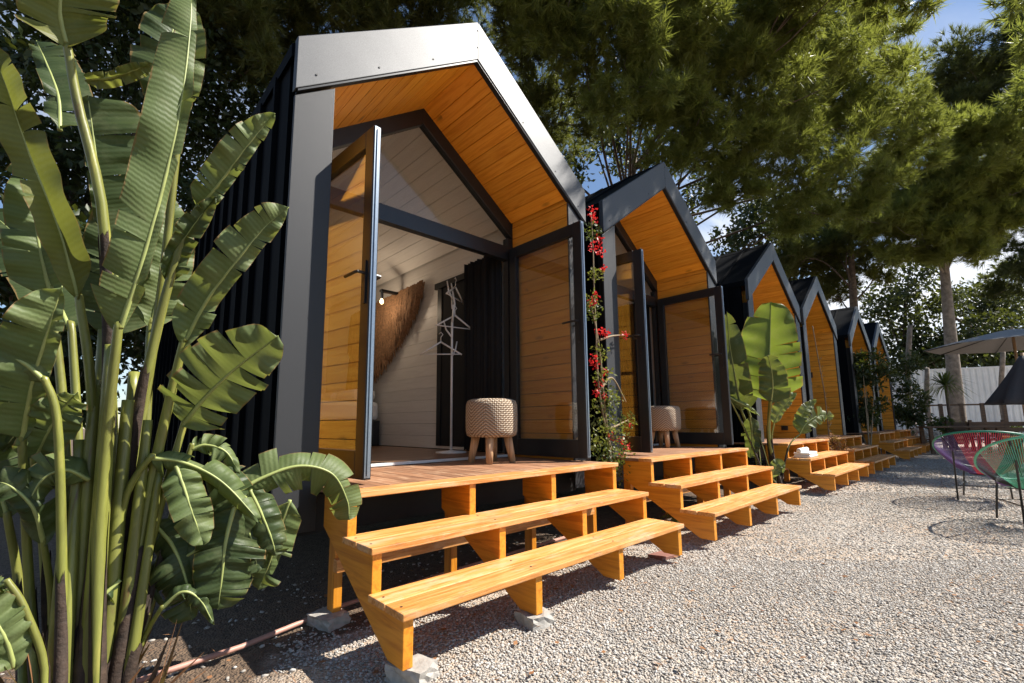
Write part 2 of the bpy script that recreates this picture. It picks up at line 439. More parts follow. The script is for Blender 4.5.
# ------------------------------------------------------------------ ground and gravel
g = MB(); S_ = 400.
xs = [-S_,-8,-3]+[i*.5 for i in range(-4,60)]+[40,80,S_]
ys = [-S_,-30,-8]+[i*.5 for i in range(-12,20)]+[14,30,80,S_]
rnd = random.Random(3)
for y in ys:
    for x in xs:
        z = .012*math.sin(x*1.3+y*.7)+.01*math.sin(x*.5-y*1.9) if -3 < x < 30 and -6 < y < 10 else 0
        g.v.append((x, y, z-.012))
nx = len(xs)
g.f = [(j*nx+i, j*nx+i+1, (j+1)*nx+i+1, (j+1)*nx+i) for j in range(len(ys)-1) for i in range(nx-1)]
tag(g.build('ground', M['ground'], None, True), kind='structure')

def pebbles():
    rs = np.random.default_rng(5)
    ico = np.array([(0,0,1)]+[(.894*math.cos(a), .894*math.sin(a), .447) for a in np.arange(5)*2*PI/5]+[(.894*math.cos(a+PI/5), .894*math.sin(a+PI/5), -.447) for a in np.arange(5)*2*PI/5]+[(0,0,-1)])
    fc = [(0,1+i,1+(i+1)%5) for i in range(5)]+[(1+i,6+i,1+(i+1)%5) for i in range(5)]+[(1+(i+1)%5,6+i,6+(i+1)%5) for i in range(5)]+[(11,6+(i+1)%5,6+i) for i in range(5)]
    fc = np.array(fc)
    P = []; Sz = []
    def put(n, x0, x1, y0, y1, s0, s1, keep):
        x = rs.uniform(x0, x1, n); y = rs.uniform(y0, y1, n); s = s0+(s1-s0)*rs.random(n)**2.2
        k = keep(x, y); P.append(np.stack([x[k], y[k]], 1)); Sz.append(s[k])
    depth = lambda x, y: (x-CAM[0])*.686+(y-CAM[1])*.728
    lat = lambda x, y: (x-CAM[0])*.728-(y-CAM[1])*.686
    wig = lambda x: .14*np.sin(x*4.1)+.1*np.sin(x*9.7+1)+rs.normal(0, .09, len(x))
    def vis(x, y, d0, d1):
        d = depth(x, y); l = lat(x, y)
        return (d > d0) & (d < d1) & (np.abs(l) < d*1.16) & (y < -.42+wig(x)) & (x > .12+wig(y))
    put(230000, -.5, 5, -3.6, .2, .0035, .0085, lambda x, y: vis(x, y, 1.1, 3.3))
    put(150000, 0, 10, -4.6, .2, .005, .011, lambda x, y: vis(x, y, 3.0, 6.2))
    put(70000, 3, 20, -7, .3, .009, .018, lambda x, y: vis(x, y, 6., 11.5))
    # a sparse scatter over the soil at the left
    put(6000, -1.6, 3, -2.2, 1.0, .005, .014, lambda x, y: (depth(x, y) > 1.) & (rs.random(len(x)) < .22))
    put(160, -1.2, 3, -1.4, .6, .009, .017, lambda x, y: (depth(x, y) > 1.) & (rs.random(len(x)) < .25))
    P = [q for q in P]; 
    P = np.concatenate(P); Sz = np.concatenate(Sz); n = len(P)
    V = np.empty((n, 12, 3)); 
    jit = rs.uniform(.72, 1.22, (n, 12, 1))
    V[:] = ico[None]*jit
    V *= np.stack([rs.uniform(.8,1.35,n), rs.uniform(.75,1.1,n), rs.uniform(.35,.62,n)], 1)[:, None, :]
    a = rs.uniform(0, 2*PI, n); tx = rs.normal(0, .35, n)
    ca, sa = np.cos(a)[:, None], np.sin(a)[:, None]
    x, y, z = V[..., 0], V[..., 1], V[..., 2]
    y, z = y*np.cos(tx)[:, None]-z*np.sin(tx)[:, None], y*np.sin(tx)[:, None]+z*np.cos(tx)[:, None]
    x, y = x*ca-y*sa, x*sa+y*ca
    V = np.stack([x, y, z], -1)*Sz[:, None, None]
    gz = .012*np.sin(P[:, 0]*1.3+P[:, 1]*.7)+.01*np.sin(P[:, 0]*.5-P[:, 1]*1.9)-.012
    V[..., 0] += P[:, 0, None]; V[..., 1] += P[:, 1, None]; V[..., 2] += (gz+Sz*rs.uniform(-.1, .35, n)+.001)[:, None]
    F = (fc[None]+(np.arange(n)*12)[:, None, None]).reshape(-1, 3)
    return np_build('gravel', V.reshape(-1, 3), F, M['pebble'])
def litter():
    rs = np.random.default_rng(8); n = 2600
    x = rs.uniform(-1.2, 9, n); y = rs.uniform(-3.2, .5, n)
    a = rs.uniform(0, 2*PI, n); L = rs.uniform(.02, .075, n); wd = np.where(rs.random(n) < .25, .010, .0016)
    ax = np.stack([np.cos(a), np.sin(a), rs.normal(0, .12, n)], 1); sd_ = np.stack([-np.sin(a), np.cos(a), rs.normal(0, .2, n)], 1)
    L = np.where(wd > .005, L*.55, L)
    p = np.stack([x, y, .012*np.sin(x*1.3+y*.7)+.01*np.sin(x*.5-y*1.9)+rs.uniform(.0, .008, n)], 1)
    v = np.stack([p, p+ax*L[:, None]*.5-sd_*wd[:, None], p+ax*L[:, None], p+ax*L[:, None]*.5+sd_*wd[:, None]], 1)
    b = (np.arange(n)*4)[:, None]
    return np_build('leaf_litter', v.reshape(-1, 3), np.concatenate([b+np.array([[0,1,2]]), b+np.array([[0,2,3]])]), M['dryleaf'])
tag(litter(), 'fallen brown needles and dry leaves scattered over the gravel and soil', 'leaf litter', kind='stuff')
tag(pebbles(), 'pale grey and tan loose gravel covering the yard', 'gravel', kind='stuff')

# ------------------------------------------------------------------ cabin
W_, HE, HR, HI = 2.5, 3.0237, 3.9231, .30
SL = (HR-HE)/1.25
FY = .72              # facade depth
BY = 5.4              # back
DT = .6255            # deck top
def zr(x): return HR-abs(x-1.25)*SL          # roof line
def gable_band(mb, y0, y1, off0, off1, x0, x1):
    """a Λ-shaped band between two offsets below the roof line"""
    for a, b in ((x0, 1.25), (1.25, x1)):
        mb.hexa([(a,y0,zr(a)-off1),(b,y0,zr(b)-off1),(b,y1,zr(b)-off1),(a,y1,zr(a)-off1)],
                [(a,y0,zr(a)-off0),(b,y0,zr(b)-off0),(b,y1,zr(b)-off0),(a,y1,zr(a)-off0)])

def boards_wall(mb, xa, xb, y0, y1, z0, z1, h, gap=.005):
    z = z0
    while z < z1-.01:
        t = min(z+h-gap, z1); mb.box(xa, xb, y0, y1, z, t); z += h
def boards_slope(mb, side, y0, y1, off, th, h=.115, gap=.004, lim=1.04):
    """boards along y on the underside of a roof slope, th thick, off below the roof line"""
    cs = 1/math.hypot(1, SL); d = 0.
    while d*cs < lim-.02:
        d2 = min(d+h-gap, lim/cs)
        xa = 1.25+side*(d*cs+.001); xb = 1.25+side*d2*cs
        lo = [(xa,y0,zr(xa)-off-th),(xb,y0,zr(xb)-off-th),(xb,y1,zr(xb)-off-th),(xa,y1,zr(xa)-off-th)]
        hi = [(xa,y0,zr(xa)-off),(xb,y0,zr(xb)-off),(xb,y1,zr(xb)-off),(xa,y1,zr(xa)-off)]
        if side < 0: lo = [lo[1],lo[0],lo[3],lo[2]]; hi = [hi[1],hi[0],hi[3],hi[2]]
        mb.hexa(lo, hi); d += h

def make_door(parent, x, y, dx, dy, loc):
    """a glazed leaf from hinge (x,y) running along (dx,dy)*0.87"""
    Wd, T, H = .87, .045, 1.955; st, tr, br = .088, .10, .145
    fr = MB(); n = (-dy, dx)
    def bx(mb, a0, a1, t0, t1, z0, z1):
        q = [(x+dx*a+n[0]*t, y+dy*a+n[1]*t) for a, t in ((a0,t0),(a1,t0),(a1,t1),(a0,t1))]
        mb.hexa([(p[0],p[1],z0) for p in q], [(p[0],p[1],z1) for p in q])
    z0 = DT+.022; z1 = z0+H
    bx(fr, 0, st, -T/2, T/2, z0, z1); bx(fr, Wd-st, Wd, -T/2, T/2, z0, z1)
    bx(fr, st, Wd-st, -T/2, T/2, z1-tr, z1); bx(fr, st, Wd-st, -T/2, T/2, z0, z0+br)
    door = fr.build('door', M['black'], parent, bevel=.003)
    gb = MB(); bx(gb, st-.004, Wd-st+.004, -.004, .004, z0+br-.004, z1-tr+.004); gb.build('glass_pane', M['glass'], door)
    eb = MB(); bx(eb, Wd+.001, Wd+.005, -T/2+.004, T/2-.008, z0+.01, z1-.004); eb.build('edge_strip', M['alu'], door)
    bx2 = MB(); bx(bx2, Wd+.005, Wd+.011, -.006, .004, z0+.02, z1-.02); bx2.build('gasket', M['alu'], door)
    for s in (-1, 1):
        hb = MB(); bx(hb, Wd-st*.62, Wd-st*.36, s*T/2, s*(T/2+.008), z0+.93, z0+1.17)
        c = Wd-st*.5
        p = lambda a, t, z: (x+dx*a+n[0]*t, y+dy*a+n[1]*t, z)
        hb.tube([p(c, s*T/2, z0+1.1), p(c, s*(T/2+.045), z0+1.1), p(c-.02, s*(T/2+.05), z0+1.1), p(c-.13, s*(T/2+.05), z0+1.098)], .009, 8)
        hb.build('handle', M['black'], door)
    return door

def make_cabin(root, doors):
    """doors: 'open' both leaves swung out over the deck, 'shut' both closed"""
    # outer walls with standing seams
    for s, name in ((0, 'side_wall'), (1, 'side_wall')):
        mb = MB(); xa, xb = (0., .055) if s == 0 else (W_-.055, W_)
        mb.box(xa, xb, .10, BY, .42, HE-.06)
        y = .28
        while y < BY:
            mb.box(*((-.028, -.002) if s == 0 else (W_+.002, W_+.028)), y, y+.035, .42, HE-.07); y += .3
        mb.build(name, M['navy'], root)
    mb = MB(); mb.prism([(.06,.42),(W_-.06,.42),(W_-.06,HE-.1),(1.25,HR-.1),(.06,HE-.1)], 1, BY-.06, BY-.005); mb.build('back_wall', M['navy'], root)
    # roof: two slabs with seams
    mb = MB(); gable_band(mb, .03, BY+.06, -.004, .075, -.02, W_+.02)
    for s in (-1, 1):
        y = .4
        while y < BY:
            for a in (0,):
                xa, xb = sorted((1.25+s*.03, 1.25+s*1.255))
                mb.hexa([(xa,y,zr(xa)+.005),(xb,y,zr(xb)+.005),(xb,y+.03,zr(xb)+.005),(xa,y+.03,zr(xa)+.005)],
                        [(xa,y,zr(xa)+.03),(xb,y,zr(xb)+.03),(xb,y+.03,zr(xb)+.03),(xa,y+.03,zr(xa)+.03)])
            y += .42
    roof = mb.build('roof', M['navy'], root)
    mb = MB(); mb.prism([(1.25-.09, HR-.055), (1.25, HR+.016), (1.25+.09, HR-.055)], 1, .032, BY+.05); mb.build('ridge_cap', M['navy'], roof)
    # bent sheet metal gable fascia and posts
    mb = MB(); gable_band(mb, -.022, .026, -.012, HI, -.006, W_+.006)
    fas = mb.build('fascia', M['fascia'], root, bevel=.004)
    mb = MB(); gable_band(mb, -.016, .026, HI+.002, HI+.014, .01, W_-.01); mb.build('drip_edge', M['black'], fas)
    for x, off in ((.10,.24),(.47,.25),(.86,.245),(1.25,.06),(1.25,.2),(1.72,.25),(2.1,.25),(2.4,.25)):
        k = MB(); z = zr(x)-off
        k.tube([(x,-.0215,z),(x,-.026,z)], .0055, 8); k.build('screw', M['screw'], fas)
    for x0, x1 in ((0.,.215), (W_-.215, W_)):
        mb = MB(); mb.prism([(x0,.40),(x1,.40),(x1,zr(x1)-HI-.028),(x0,zr(x0)-HI-.028)], 1, 0., .018); mb.build('post', M['postm'], root, bevel=.004)
    # porch lining
    for xa, xb in ((.192,.211), (W_-.211, W_-.192)):
        mb = MB(); boards_wall(mb, xa, xb, .020, FY-.002, DT-.02, HE-HI+.19, .118); 
        mb.build('porch_wall', M['porch'], root, bevel=.002)
    for xa, xb in ((.06,.189), (W_-.189, W_-.06)):
        mb = MB(); mb.box(xa, xb, .020, FY-.002, DT-.06, HE-HI-.03); mb.build('wall_core', M['dark'], root)
    mb = MB(); boards_slope(mb, -1, .028, FY-.002, HI-.02, .018); boards_slope(mb, 1, .028, FY-.002, HI-.02, .018)
    mb.build('soffit', M['soffit'], root, bevel=.0015)
    # facade frame
    x0, x1 = .205, W_-.205
    fr = MB(); y0, y1 = FY, FY+.07
    gable_band(fr, y0, y1, HI-.02, HI+.14, x0, x1)
    fr.box(x0, x0+.07, y0, y1, DT+.02, zr(x0)-HI-.142); fr.box(x1-.07, x1, y0, y1, DT+.02, zr(x1)-HI-.142)
    fr.box(x0+.071, x1-.071, y0, y1, 2.505, 2.64)
    fr.box(x0+.071, x1-.071, y0+.01, y1+.02, DT+.0, DT+.018)
    frame = fr.build('facade_frame', M['black'], root, bevel=.003)
    gm = MB(); xs_ = (x0+.072, x1-.072); zt = HI+.145
    zb = 2.642; xl = max(xs_[0], 1.25-(HR-zt-zb)/SL)
    xrr = 2.5-xl
    gm.prism([(xl, zb), (xrr, zb), (xrr, zr(xrr)-zt) , (1.25, HR-zt), (xl, zr(xl)-zt)], 1, FY+.03, FY+.036)
    gm.build('gable_window', M['gglass'], frame)
    # doors
    if doors == 'open':
        make_door(root, .335, FY-.03, .07, -.9975, None)
        make_door(root, W_-.262, FY-.03, .0, -1., None)
    else:
        make_door(root, x0+.072, FY+.035, 1, 0, None)
        make_door(root, x1-.072, FY+.035, -1, 0, None)
    # room
    ix0, ix1, iy0, iy1 = .20, W_-.20, FY+.075, BY-.08
    for xa, xb in ((ix0-.018, ix0), (ix1, ix1+.018)):
        mb = MB(); boards_wall(mb, xa, xb, iy0, iy1, DT+.03, HE-HI+.20, .14, .0025); mb.build('inner_wall', M['white'], root)
    mb = MB(); z = DT+.03
    while z < HR-HI-.1:
        t = z+.136; hw = min(1.05, (HR-HI-z)/SL); mb.box(1.25-hw, 1.25+hw, iy1, iy1+.02, z, t); z += .14
    mb.build('inner_wall', M['white'], root)
    mb = MB(); boards_slope(mb, -1, iy0, iy1, HI-.02, .018, .14); boards_slope(mb, 1, iy0, iy1, HI-.02, .018, .14); mb.build('ceiling', M['white'], root)
    mb = MB(); x = ix0
    while x < ix1-.01: mb.box(ix0, ix1, iy0+(x-ix0)*2.06, min(iy1, iy0+(x-ix0)*2.06+.29), DT-.03, DT+.022); x += .142
    mb.build('inner_floor', M['inner_floor'], root)
    mb = MB(); mb.box(ix0+.08, ix1-.08, FY-.03, FY+.006, DT+.002, DT+.022); mb.build('threshold', M['rackw'], root, bevel=.002)
    # side window of the room behind its curtain
    mb = MB(); mb.box(ix1-.022, ix1-.003, 1.02, 1.10, DT+.06, 2.50); mb.box(ix1-.022, ix1-.003, 1.92, 2.0, DT+.06, 2.50)
    mb.box(ix1-.04, ix1-.003, .98, 2.04, 2.502, 2.57); wf = mb.build('side_window', M['black'], root)
    mb = MB(); mb.box(ix1-.012, ix1-.004, 1.101, 1.919, DT+.06, 2.50); mb.build('pane', M['curtain'], wf)
    mb = MB(); n_ = 60
    for i in range(n_+1):
        y = .82+i/n_*.56; xo = ix1-.085+.022*math.sin(i*1.05)+.008*math.sin(i*2.7)
        mb.v += [(xo, y, DT+.04), (xo+.01*math.sin(i*.5), y, 2.62)]
    mb.f = [(2*i, 2*i+2, 2*i+3, 2*i+1) for i in range(n_)]
    cu = mb.build('curtain', M['curtain'], root, True); so_ = cu.modifiers.new('thick', 'SOLIDIFY'); so_.thickness = .004
    # underside
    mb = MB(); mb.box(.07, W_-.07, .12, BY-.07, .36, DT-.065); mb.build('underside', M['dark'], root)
    mb = MB(); mb.box(.02, W_-.02, .62, .66, .335, .358); mb.box(.02, W_-.02, .62, .632, .27, .335); mb.build('chassis_beam', M['chassis'], root)
    for x in (.55, W_-.55):
        mb = MB(); mb.tube([(x,1.9,0),(x,1.9,.34)], .04, 10); mb.build('jack_stand', M['chassis'], root)

CX = [0., 2.781, 6.405, 9.123, 12.958, 15.904]
clabel = ['largest nearest black cabin, its grey sheet metal gable in full sun and glass doors open',
          'second black cabin from the front, dappled shade on its gable and glass doors open',
          'third black cabin, behind the clump of broad green leaves',
          'fourth black cabin, with a bare hanging vine across its orange porch',
          'fifth black cabin, blue grey roof slope showing and porch half hidden by a dark shrub',
          'farthest and smallest black cabin at the end of the row']
CG = 'black gabled cabins in a row'
cab = empty('cabin', (0,0,0), clabel[0], 'cabin', CG); make_cabin(cab, 'open')
c2 = copy_tree(cab); c2.location = (CX[1],0,0); c2['label'] = clabel[1]
c3 = empty('cabin', (CX[2],0,0), clabel[2], 'cabin', CG); make_cabin(c3, 'shut')
cabs = [cab, c2, c3]
for i in (3, 4, 5):
    c = copy_tree(c3); c.location = (CX[i],0,0); c['label'] = clabel[i]; cabs.append(c)
def sconce(parent, y, z, sx=.06):
    mb = MB(); x = W_-.204
    mb.box(x-.05, x, y-.05, y+.05, z-sx, z+sx); mb.box(x-.07, x-.051, y-.035, y+.035, z-sx*.7, z+sx*.7)
    mb.build('wall_vent', M['black'], parent, bevel=.004)
sconce(c3, .33, .80, .04); sconce(cabs[3], .52, 1.95, .06); sconce(cabs[3], .55, 1.75, .03)

# ------------------------------------------------------------------ porch steps
SX0, SX1 = .1955, 2.3045
def make_steps(root, stringer_x):
    mb = MB(); n_ = 15; wd = (SX1-SX0)/n_
    for i in range(n_): mb.box(SX0+i*wd+.003, SX0+(i+1)*wd-.003, -.276, FY-.035, DT-.026, DT-.002)
    deck = mb.build('deck', M['deckb'], root, bevel=.002)
    mb = MB(); mb.box(SX0, SX1, -.404, -.279, DT-.028, DT); mb.build('nosing', M['tread'], root, bevel=.004)
    for z, yf, yb in ((.434, -.650, -.363), (.254, -.9027, -.6274)):
        ym = (yf+yb)/2
        mb = MB(); mb.box(SX0, SX1, yf, ym-.003, z-.028, z); mb.box(SX0, SX1, ym+.003, yb, z-.028, z)
        td = mb.build('tread', M['tread'], root, bevel=.004)
        for x in stringer_x:
            for y in ((yf+ym)/2, (ym+yb)/2):
                k = MB(); k.lathe([(.0055,0),(.0055,.001)], (x+.02,y,z+.0002), 8); k.build('screw', M['screw'], td)
    prof = [(-.885,.055), (-.885,.2255), (-.634,.2255), (-.634,.4055), (-.389,.4055), (-.389,.5965), (-.12,.5965), (-.12,.44), (-.775,.055)]
    for x in stringer_x:
        mb = MB(); mb.prism(prof, 0, x, x+.043); mb.build('stringer', M['string'], root, bevel=.003)
    for x in stringer_x:
        for y in (-.16,):
            mb = MB(); mb.box(x+.045, x+.088, y, y+.07, .04, .5965); mb.build('leg', M['legw'], root, bevel=.003)
    mb = MB(); mb.box(SX0+.05, SX1-.05, -.205, -.163, .23, .29); mb.build('rail', M['tread'], root, bevel=.003)
SXS = [SX0+.012, SX0+.70, SX0+1.37, SX1-.056]
SG = 'varnished timber porch steps, one set at each cabin'
st = empty('porch_steps', (0,0,0), 'orange timber deck and two treads in front of the nearest and largest cabin', 'steps', SG)
make_steps(st, SXS)
sl = ['second set of orange timber steps, between the nearest steps and the broad leaved plant',
      'third set of sunlit orange timber steps, with a rolled white towel on the middle tread',
      'fourth set of timber steps, just inside the tree shade',
      'fifth set of timber steps, small and shaded, beside the dark shrub',
      'farthest set of timber steps, smallest, at the end of the row']
for i, x in enumerate((2.585, 6.083, 8.629, 12.62, 15.6)):
    c = copy_tree(st); c.location = (x,0,0); c['label'] = sl[i]

def block(x, y, sx, sy, h, rz, label):
    rs = random.Random(int(x*1000)); mb = MB()
    n = 4
    bm = bmesh.new(); bmesh.ops.create_cube(bm, size=1)
    bmesh.ops.subdivide_edges(bm, edges=bm.edges[:], cuts=3, use_grid_fill=True)
    for v in bm.verts:
        v.co = Vector((v.co.x*sx, v.co.y*sy, (v.co.z+.5)*h))
        v.co += Vector((rs.uniform(-1,1), rs.uniform(-1,1), rs.uniform(-.8,.4)))*.006
    me = bpy.data.meshes.new('concrete_block'); bm.to_mesh(me); bm.free(); me.materials.append(M['concrete'])
    o = bpy.data.objects.new('concrete_block', me); col.objects.link(o); o.location = (x,y,-.015); o.rotation_euler.z = rz
    tag(o, label, 'block', 'grey concrete blocks under the nearest steps')
block(.272, -.845, .115, .16, .07, .35, 'grey concrete block in the sun under the left front foot of the nearest steps')
block(SXS[1]+.03, -.845, .125, .13, .07, -.1, 'grey concrete block under the second stringer of the nearest steps')
block(.24, -.15, .12, .16, .06, .25, 'shaded grey concrete block under the left rear leg of the nearest deck')
mb = MB(); mb.box(-.1,.1,-.06,.06,0,.022); o = mb.build('floor_tile', M['tile'], None, bevel=.003, loc=(2.33,-.73,.004)); o.rotation_euler.z = -.15
tag(o, 'flat red brown tile lying on the gravel at the right foot of the nearest steps', 'tile')
mb = MB(); pts = [(-1.0,-.25,.005),(-.39,-.18,.012),(-.13,-.16,.012),(.12,-.09,.012),(.3,-.03,.012),(.6,.0,.012),(1.4,.05,.012),(2.4,.1,.012)]
mb.tube(pts, .011, 10); tag(mb.build('pipe', M['hose'], None, True), 'thin pinkish plastic pipe lying across the soil beneath the nearest deck', 'pipe')
# white tag under the second tread
mb = MB(); mb.box(0,.075,0,.006,0,.05)
o = mb.build('card', M['linen'], None, loc=(SXS[2]+.30,-.02,.20)); o.rotation_euler = (0,.08,.1)
tag(o, 'small white card hanging under the nearest deck', 'card')
mb = MB(); mb.tube([(.037,.003,.05),(.04,.003,.2),(.045,.003,.375)], .0025, 5); mb.build('string', M['vine'], o)

# ------------------------------------------------------------------ things on the porches and in the room
def make_stool(root):
    mb = MB(); prof = [(.17,0),(.195,.012),(.204,.05),(.206,.15),(.204,.245),(.193,.282),(.16,.296),(.05,.30)]
    mb.lathe(prof, (0,0,0), 40); mb.build('seat', M['woven'], root, True, loc=(0,0,.2))
    for k in range(4):
        a = k*PI/2+.75
        leg = MB(); leg.tube([(.165*math.cos(a),.165*math.sin(a),0),(.125*math.cos(a),.125*math.sin(a),.215)], [.026,.034], 12); leg.build('leg', M['legnat'], root, True)
st1 = empty('stool', (1.70,.36,DT-.002), 'woven cream and brown stool with pale wooden legs on the nearest deck', 'stool', 'woven round stools'); make_stool(st1)
s2 = copy_tree(st1); s2.location = (4.50,.42,DT-.002); s2['label'] = 'woven stool on the deck of the second cabin, partly behind its door'

rk = empty('clothes_rack', (2.0,1.32,DT+.022), 'slim white clothes tree standing just inside the open doors of the nearest cabin', 'clothes rack')
mb = MB(); mb.lathe([(.15,0),(.15,.012),(.03,.022),(.012,.03)], (0,0,0), 32); mb.build('base', M['rackw'], rk, True)
mb = MB(); mb.tube([(0,0,.02),(0,0,.9),(.0,0,1.3),(.02,-.015,1.5),(0,.02,1.72)], [.012,.012,.012,.01,.008], 10); mb.build('pole', M['rackw'], rk, True)
for z, a in ((.95,.3),(1.15,2.4),(1.3,4.2),(1.45,1.),(1.55,3.4)):
    mb = MB(); mb.tube([(0,0,z),(.06*math.cos(a),.06*math.sin(a),z+.08),(.085*math.cos(a),.085*math.sin(a),z+.17)], [.009,.008,.006], 8); mb.build('branch', M['rackw'], rk, True)
def hanger(z, a, off, label):
    h = empty('clothes_hanger', (2.0+off[0],1.32+off[1],DT+z), label, 'hanger', 'white hangers on the clothes rack', a)
    mb = MB(); mb.tube([(0,0,.0),(-.21,0,-.13)], .009, 6); mb.tube([(0,0,.0),(.21,0,-.13)], .009, 6); mb.tube([(-.2,0,-.125),(.2,0,-.125)], .006, 6); mb.build('frame', M['rackw'], h, True)
    mb = MB(); mb.tube([(0,0,0),(0,0,.05),(.02,0,.075),(.0,0,.1),(-.02,0,.08)], .004, 6); mb.build('hook', M['rackw'], h, True)
hanger(1.12, -.72, (-.10,.05), 'lowest white hanger on the clothes rack')
hanger(1.40, -.15, (.02,-.02), 'middle white hanger on the clothes rack, seen edge on')
hanger(1.72, .5, (.06,.03), 'topmost white hanger on the clothes rack')

bd = empty('bed', (1.45,4.0,DT+.022), 'white bed on a dark base at the back of the nearest cabin', 'bed')
mb = MB(); mb.box(-.75,.8,-.72,.7,0,.33); mb.build('base', M['black'], bd, bevel=.01)
mb = MB(); mb.box(-.74,.79,-.71,.69,.335,.58); mb.build('mattress', M['linen'], bd, bevel=.05)
for y in (-.35, .35):
    mb = MB(); mb.box(.45,.78,y-.3,y+.3,.6,.75); mb.build('pillow', M['linen'], bd, bevel=.06)
# dried palm wing on the right hand wall
wing = MB(); rs = random.Random(9)
for i in range(2200):
    yb = 2.27+rs.random()**.9*2.0; t = (yb-2.27)/1.25
    zt = 2.66-.05*t+rs.uniform(-.02,.02); full = .03+1.08*min(1.15, t)**.62
    # rows of feathers one under the other, each row hanging from the one above
    z0 = zt-full*rs.choice((0,0,.22,.42,.6)); L = min(full-(zt-z0), .55)*rs.uniform(.6,1.05)+.03
    a = rs.uniform(-.22,.12); dy, dz = math.sin(a)*L, -math.cos(a)*L
    x = W_-.222-rs.random()*.05; wd = .010
    wing.add([(x,yb-wd,z0),(x-.008,yb+wd,z0),(x-.03,yb+dy+wd*.6,z0+dz),(x-.02,yb+dy,z0+dz-.03)], [(0,1,2,3)])
tag(wing.build('wall_hanging', M['feather'], None), 'brown wing shaped dried palm hanging on the white wall inside the nearest cabin', 'wall hanging')
lm = empty('wall_lamp', (W_-.21,2.86,2.62), 'small black wall lamp with a lit warm bulb above the bed', 'lamp')
mb = MB(); mb.box(-.30,0,-.03,.03,-.01,.02); mb.tube([(-.28,0,-.01),(-.28,0,-.10)], .02, 8); mb.build('arm', M['black'], lm)
mb = MB(); mb.lathe([(.006,-.04),(.018,-.03),(.024,-.01),(.018,.01),(.01,.03)], (-.28,0,-.13), 14)
me_, ne, be = new_mat('lit_bulb'); be.inputs['Base Color'].default_value = (1,.75,.45,1); be.inputs['Emission Color'].default_value = (1,.62,.28,1); be.inputs['Emission Strength'].default_value = 4
mb.build('bulb', me_, lm, True)
pl = bpy.data.lights.new('bulb_light', 'POINT'); pl.energy = 3.5; pl.color = (1,.78,.55); pl.shadow_soft_size = .06
po = bpy.data.objects.new('bulb_light', pl); col.objects.link(po); po.parent = lm; po.location = (-.36,0,-.16)
# rolled towel on the third steps
tw = MB(); sp = []
tw.box(-.24,.24,-.10,.10,0,.035); tw.box(-.23,.245,-.095,.10,.037,.07); tw.tube([(-.245,.03,.095),(.24,.03,.095)], .03, 12)
o = tw.build('towel', M['linen'], None, bevel=.015, loc=(6.62,-.51,.4345)); tag(o, 'folded white towel lying on the middle tread of the third steps', 'towel')
o.rotation_euler.z = .06

# ------------------------------------------------------------------ foliage tools
def cat(pts, n):
    """smooth polyline through pts"""
    P = [Vector(p) for p in pts]
    if len(P) == 2: return [P[0].lerp(P[1], i/(n-1)) for i in range(n)]
    P = [P[0]*2-P[1]]+P+[P[-1]*2-P[-2]]
    out = []; m = len(P)-3
    for i in range(n):
        t = i/(n-1)*m; k = min(int(t), m-1); f = t-k
        a, b, c, d = P[k:k+4]
        out.append(.5*((2*b)+(c-a)*f+(2*a-5*b+4*c-d)*f*f+(3*b-a-3*c+d)*f**3))
    return out

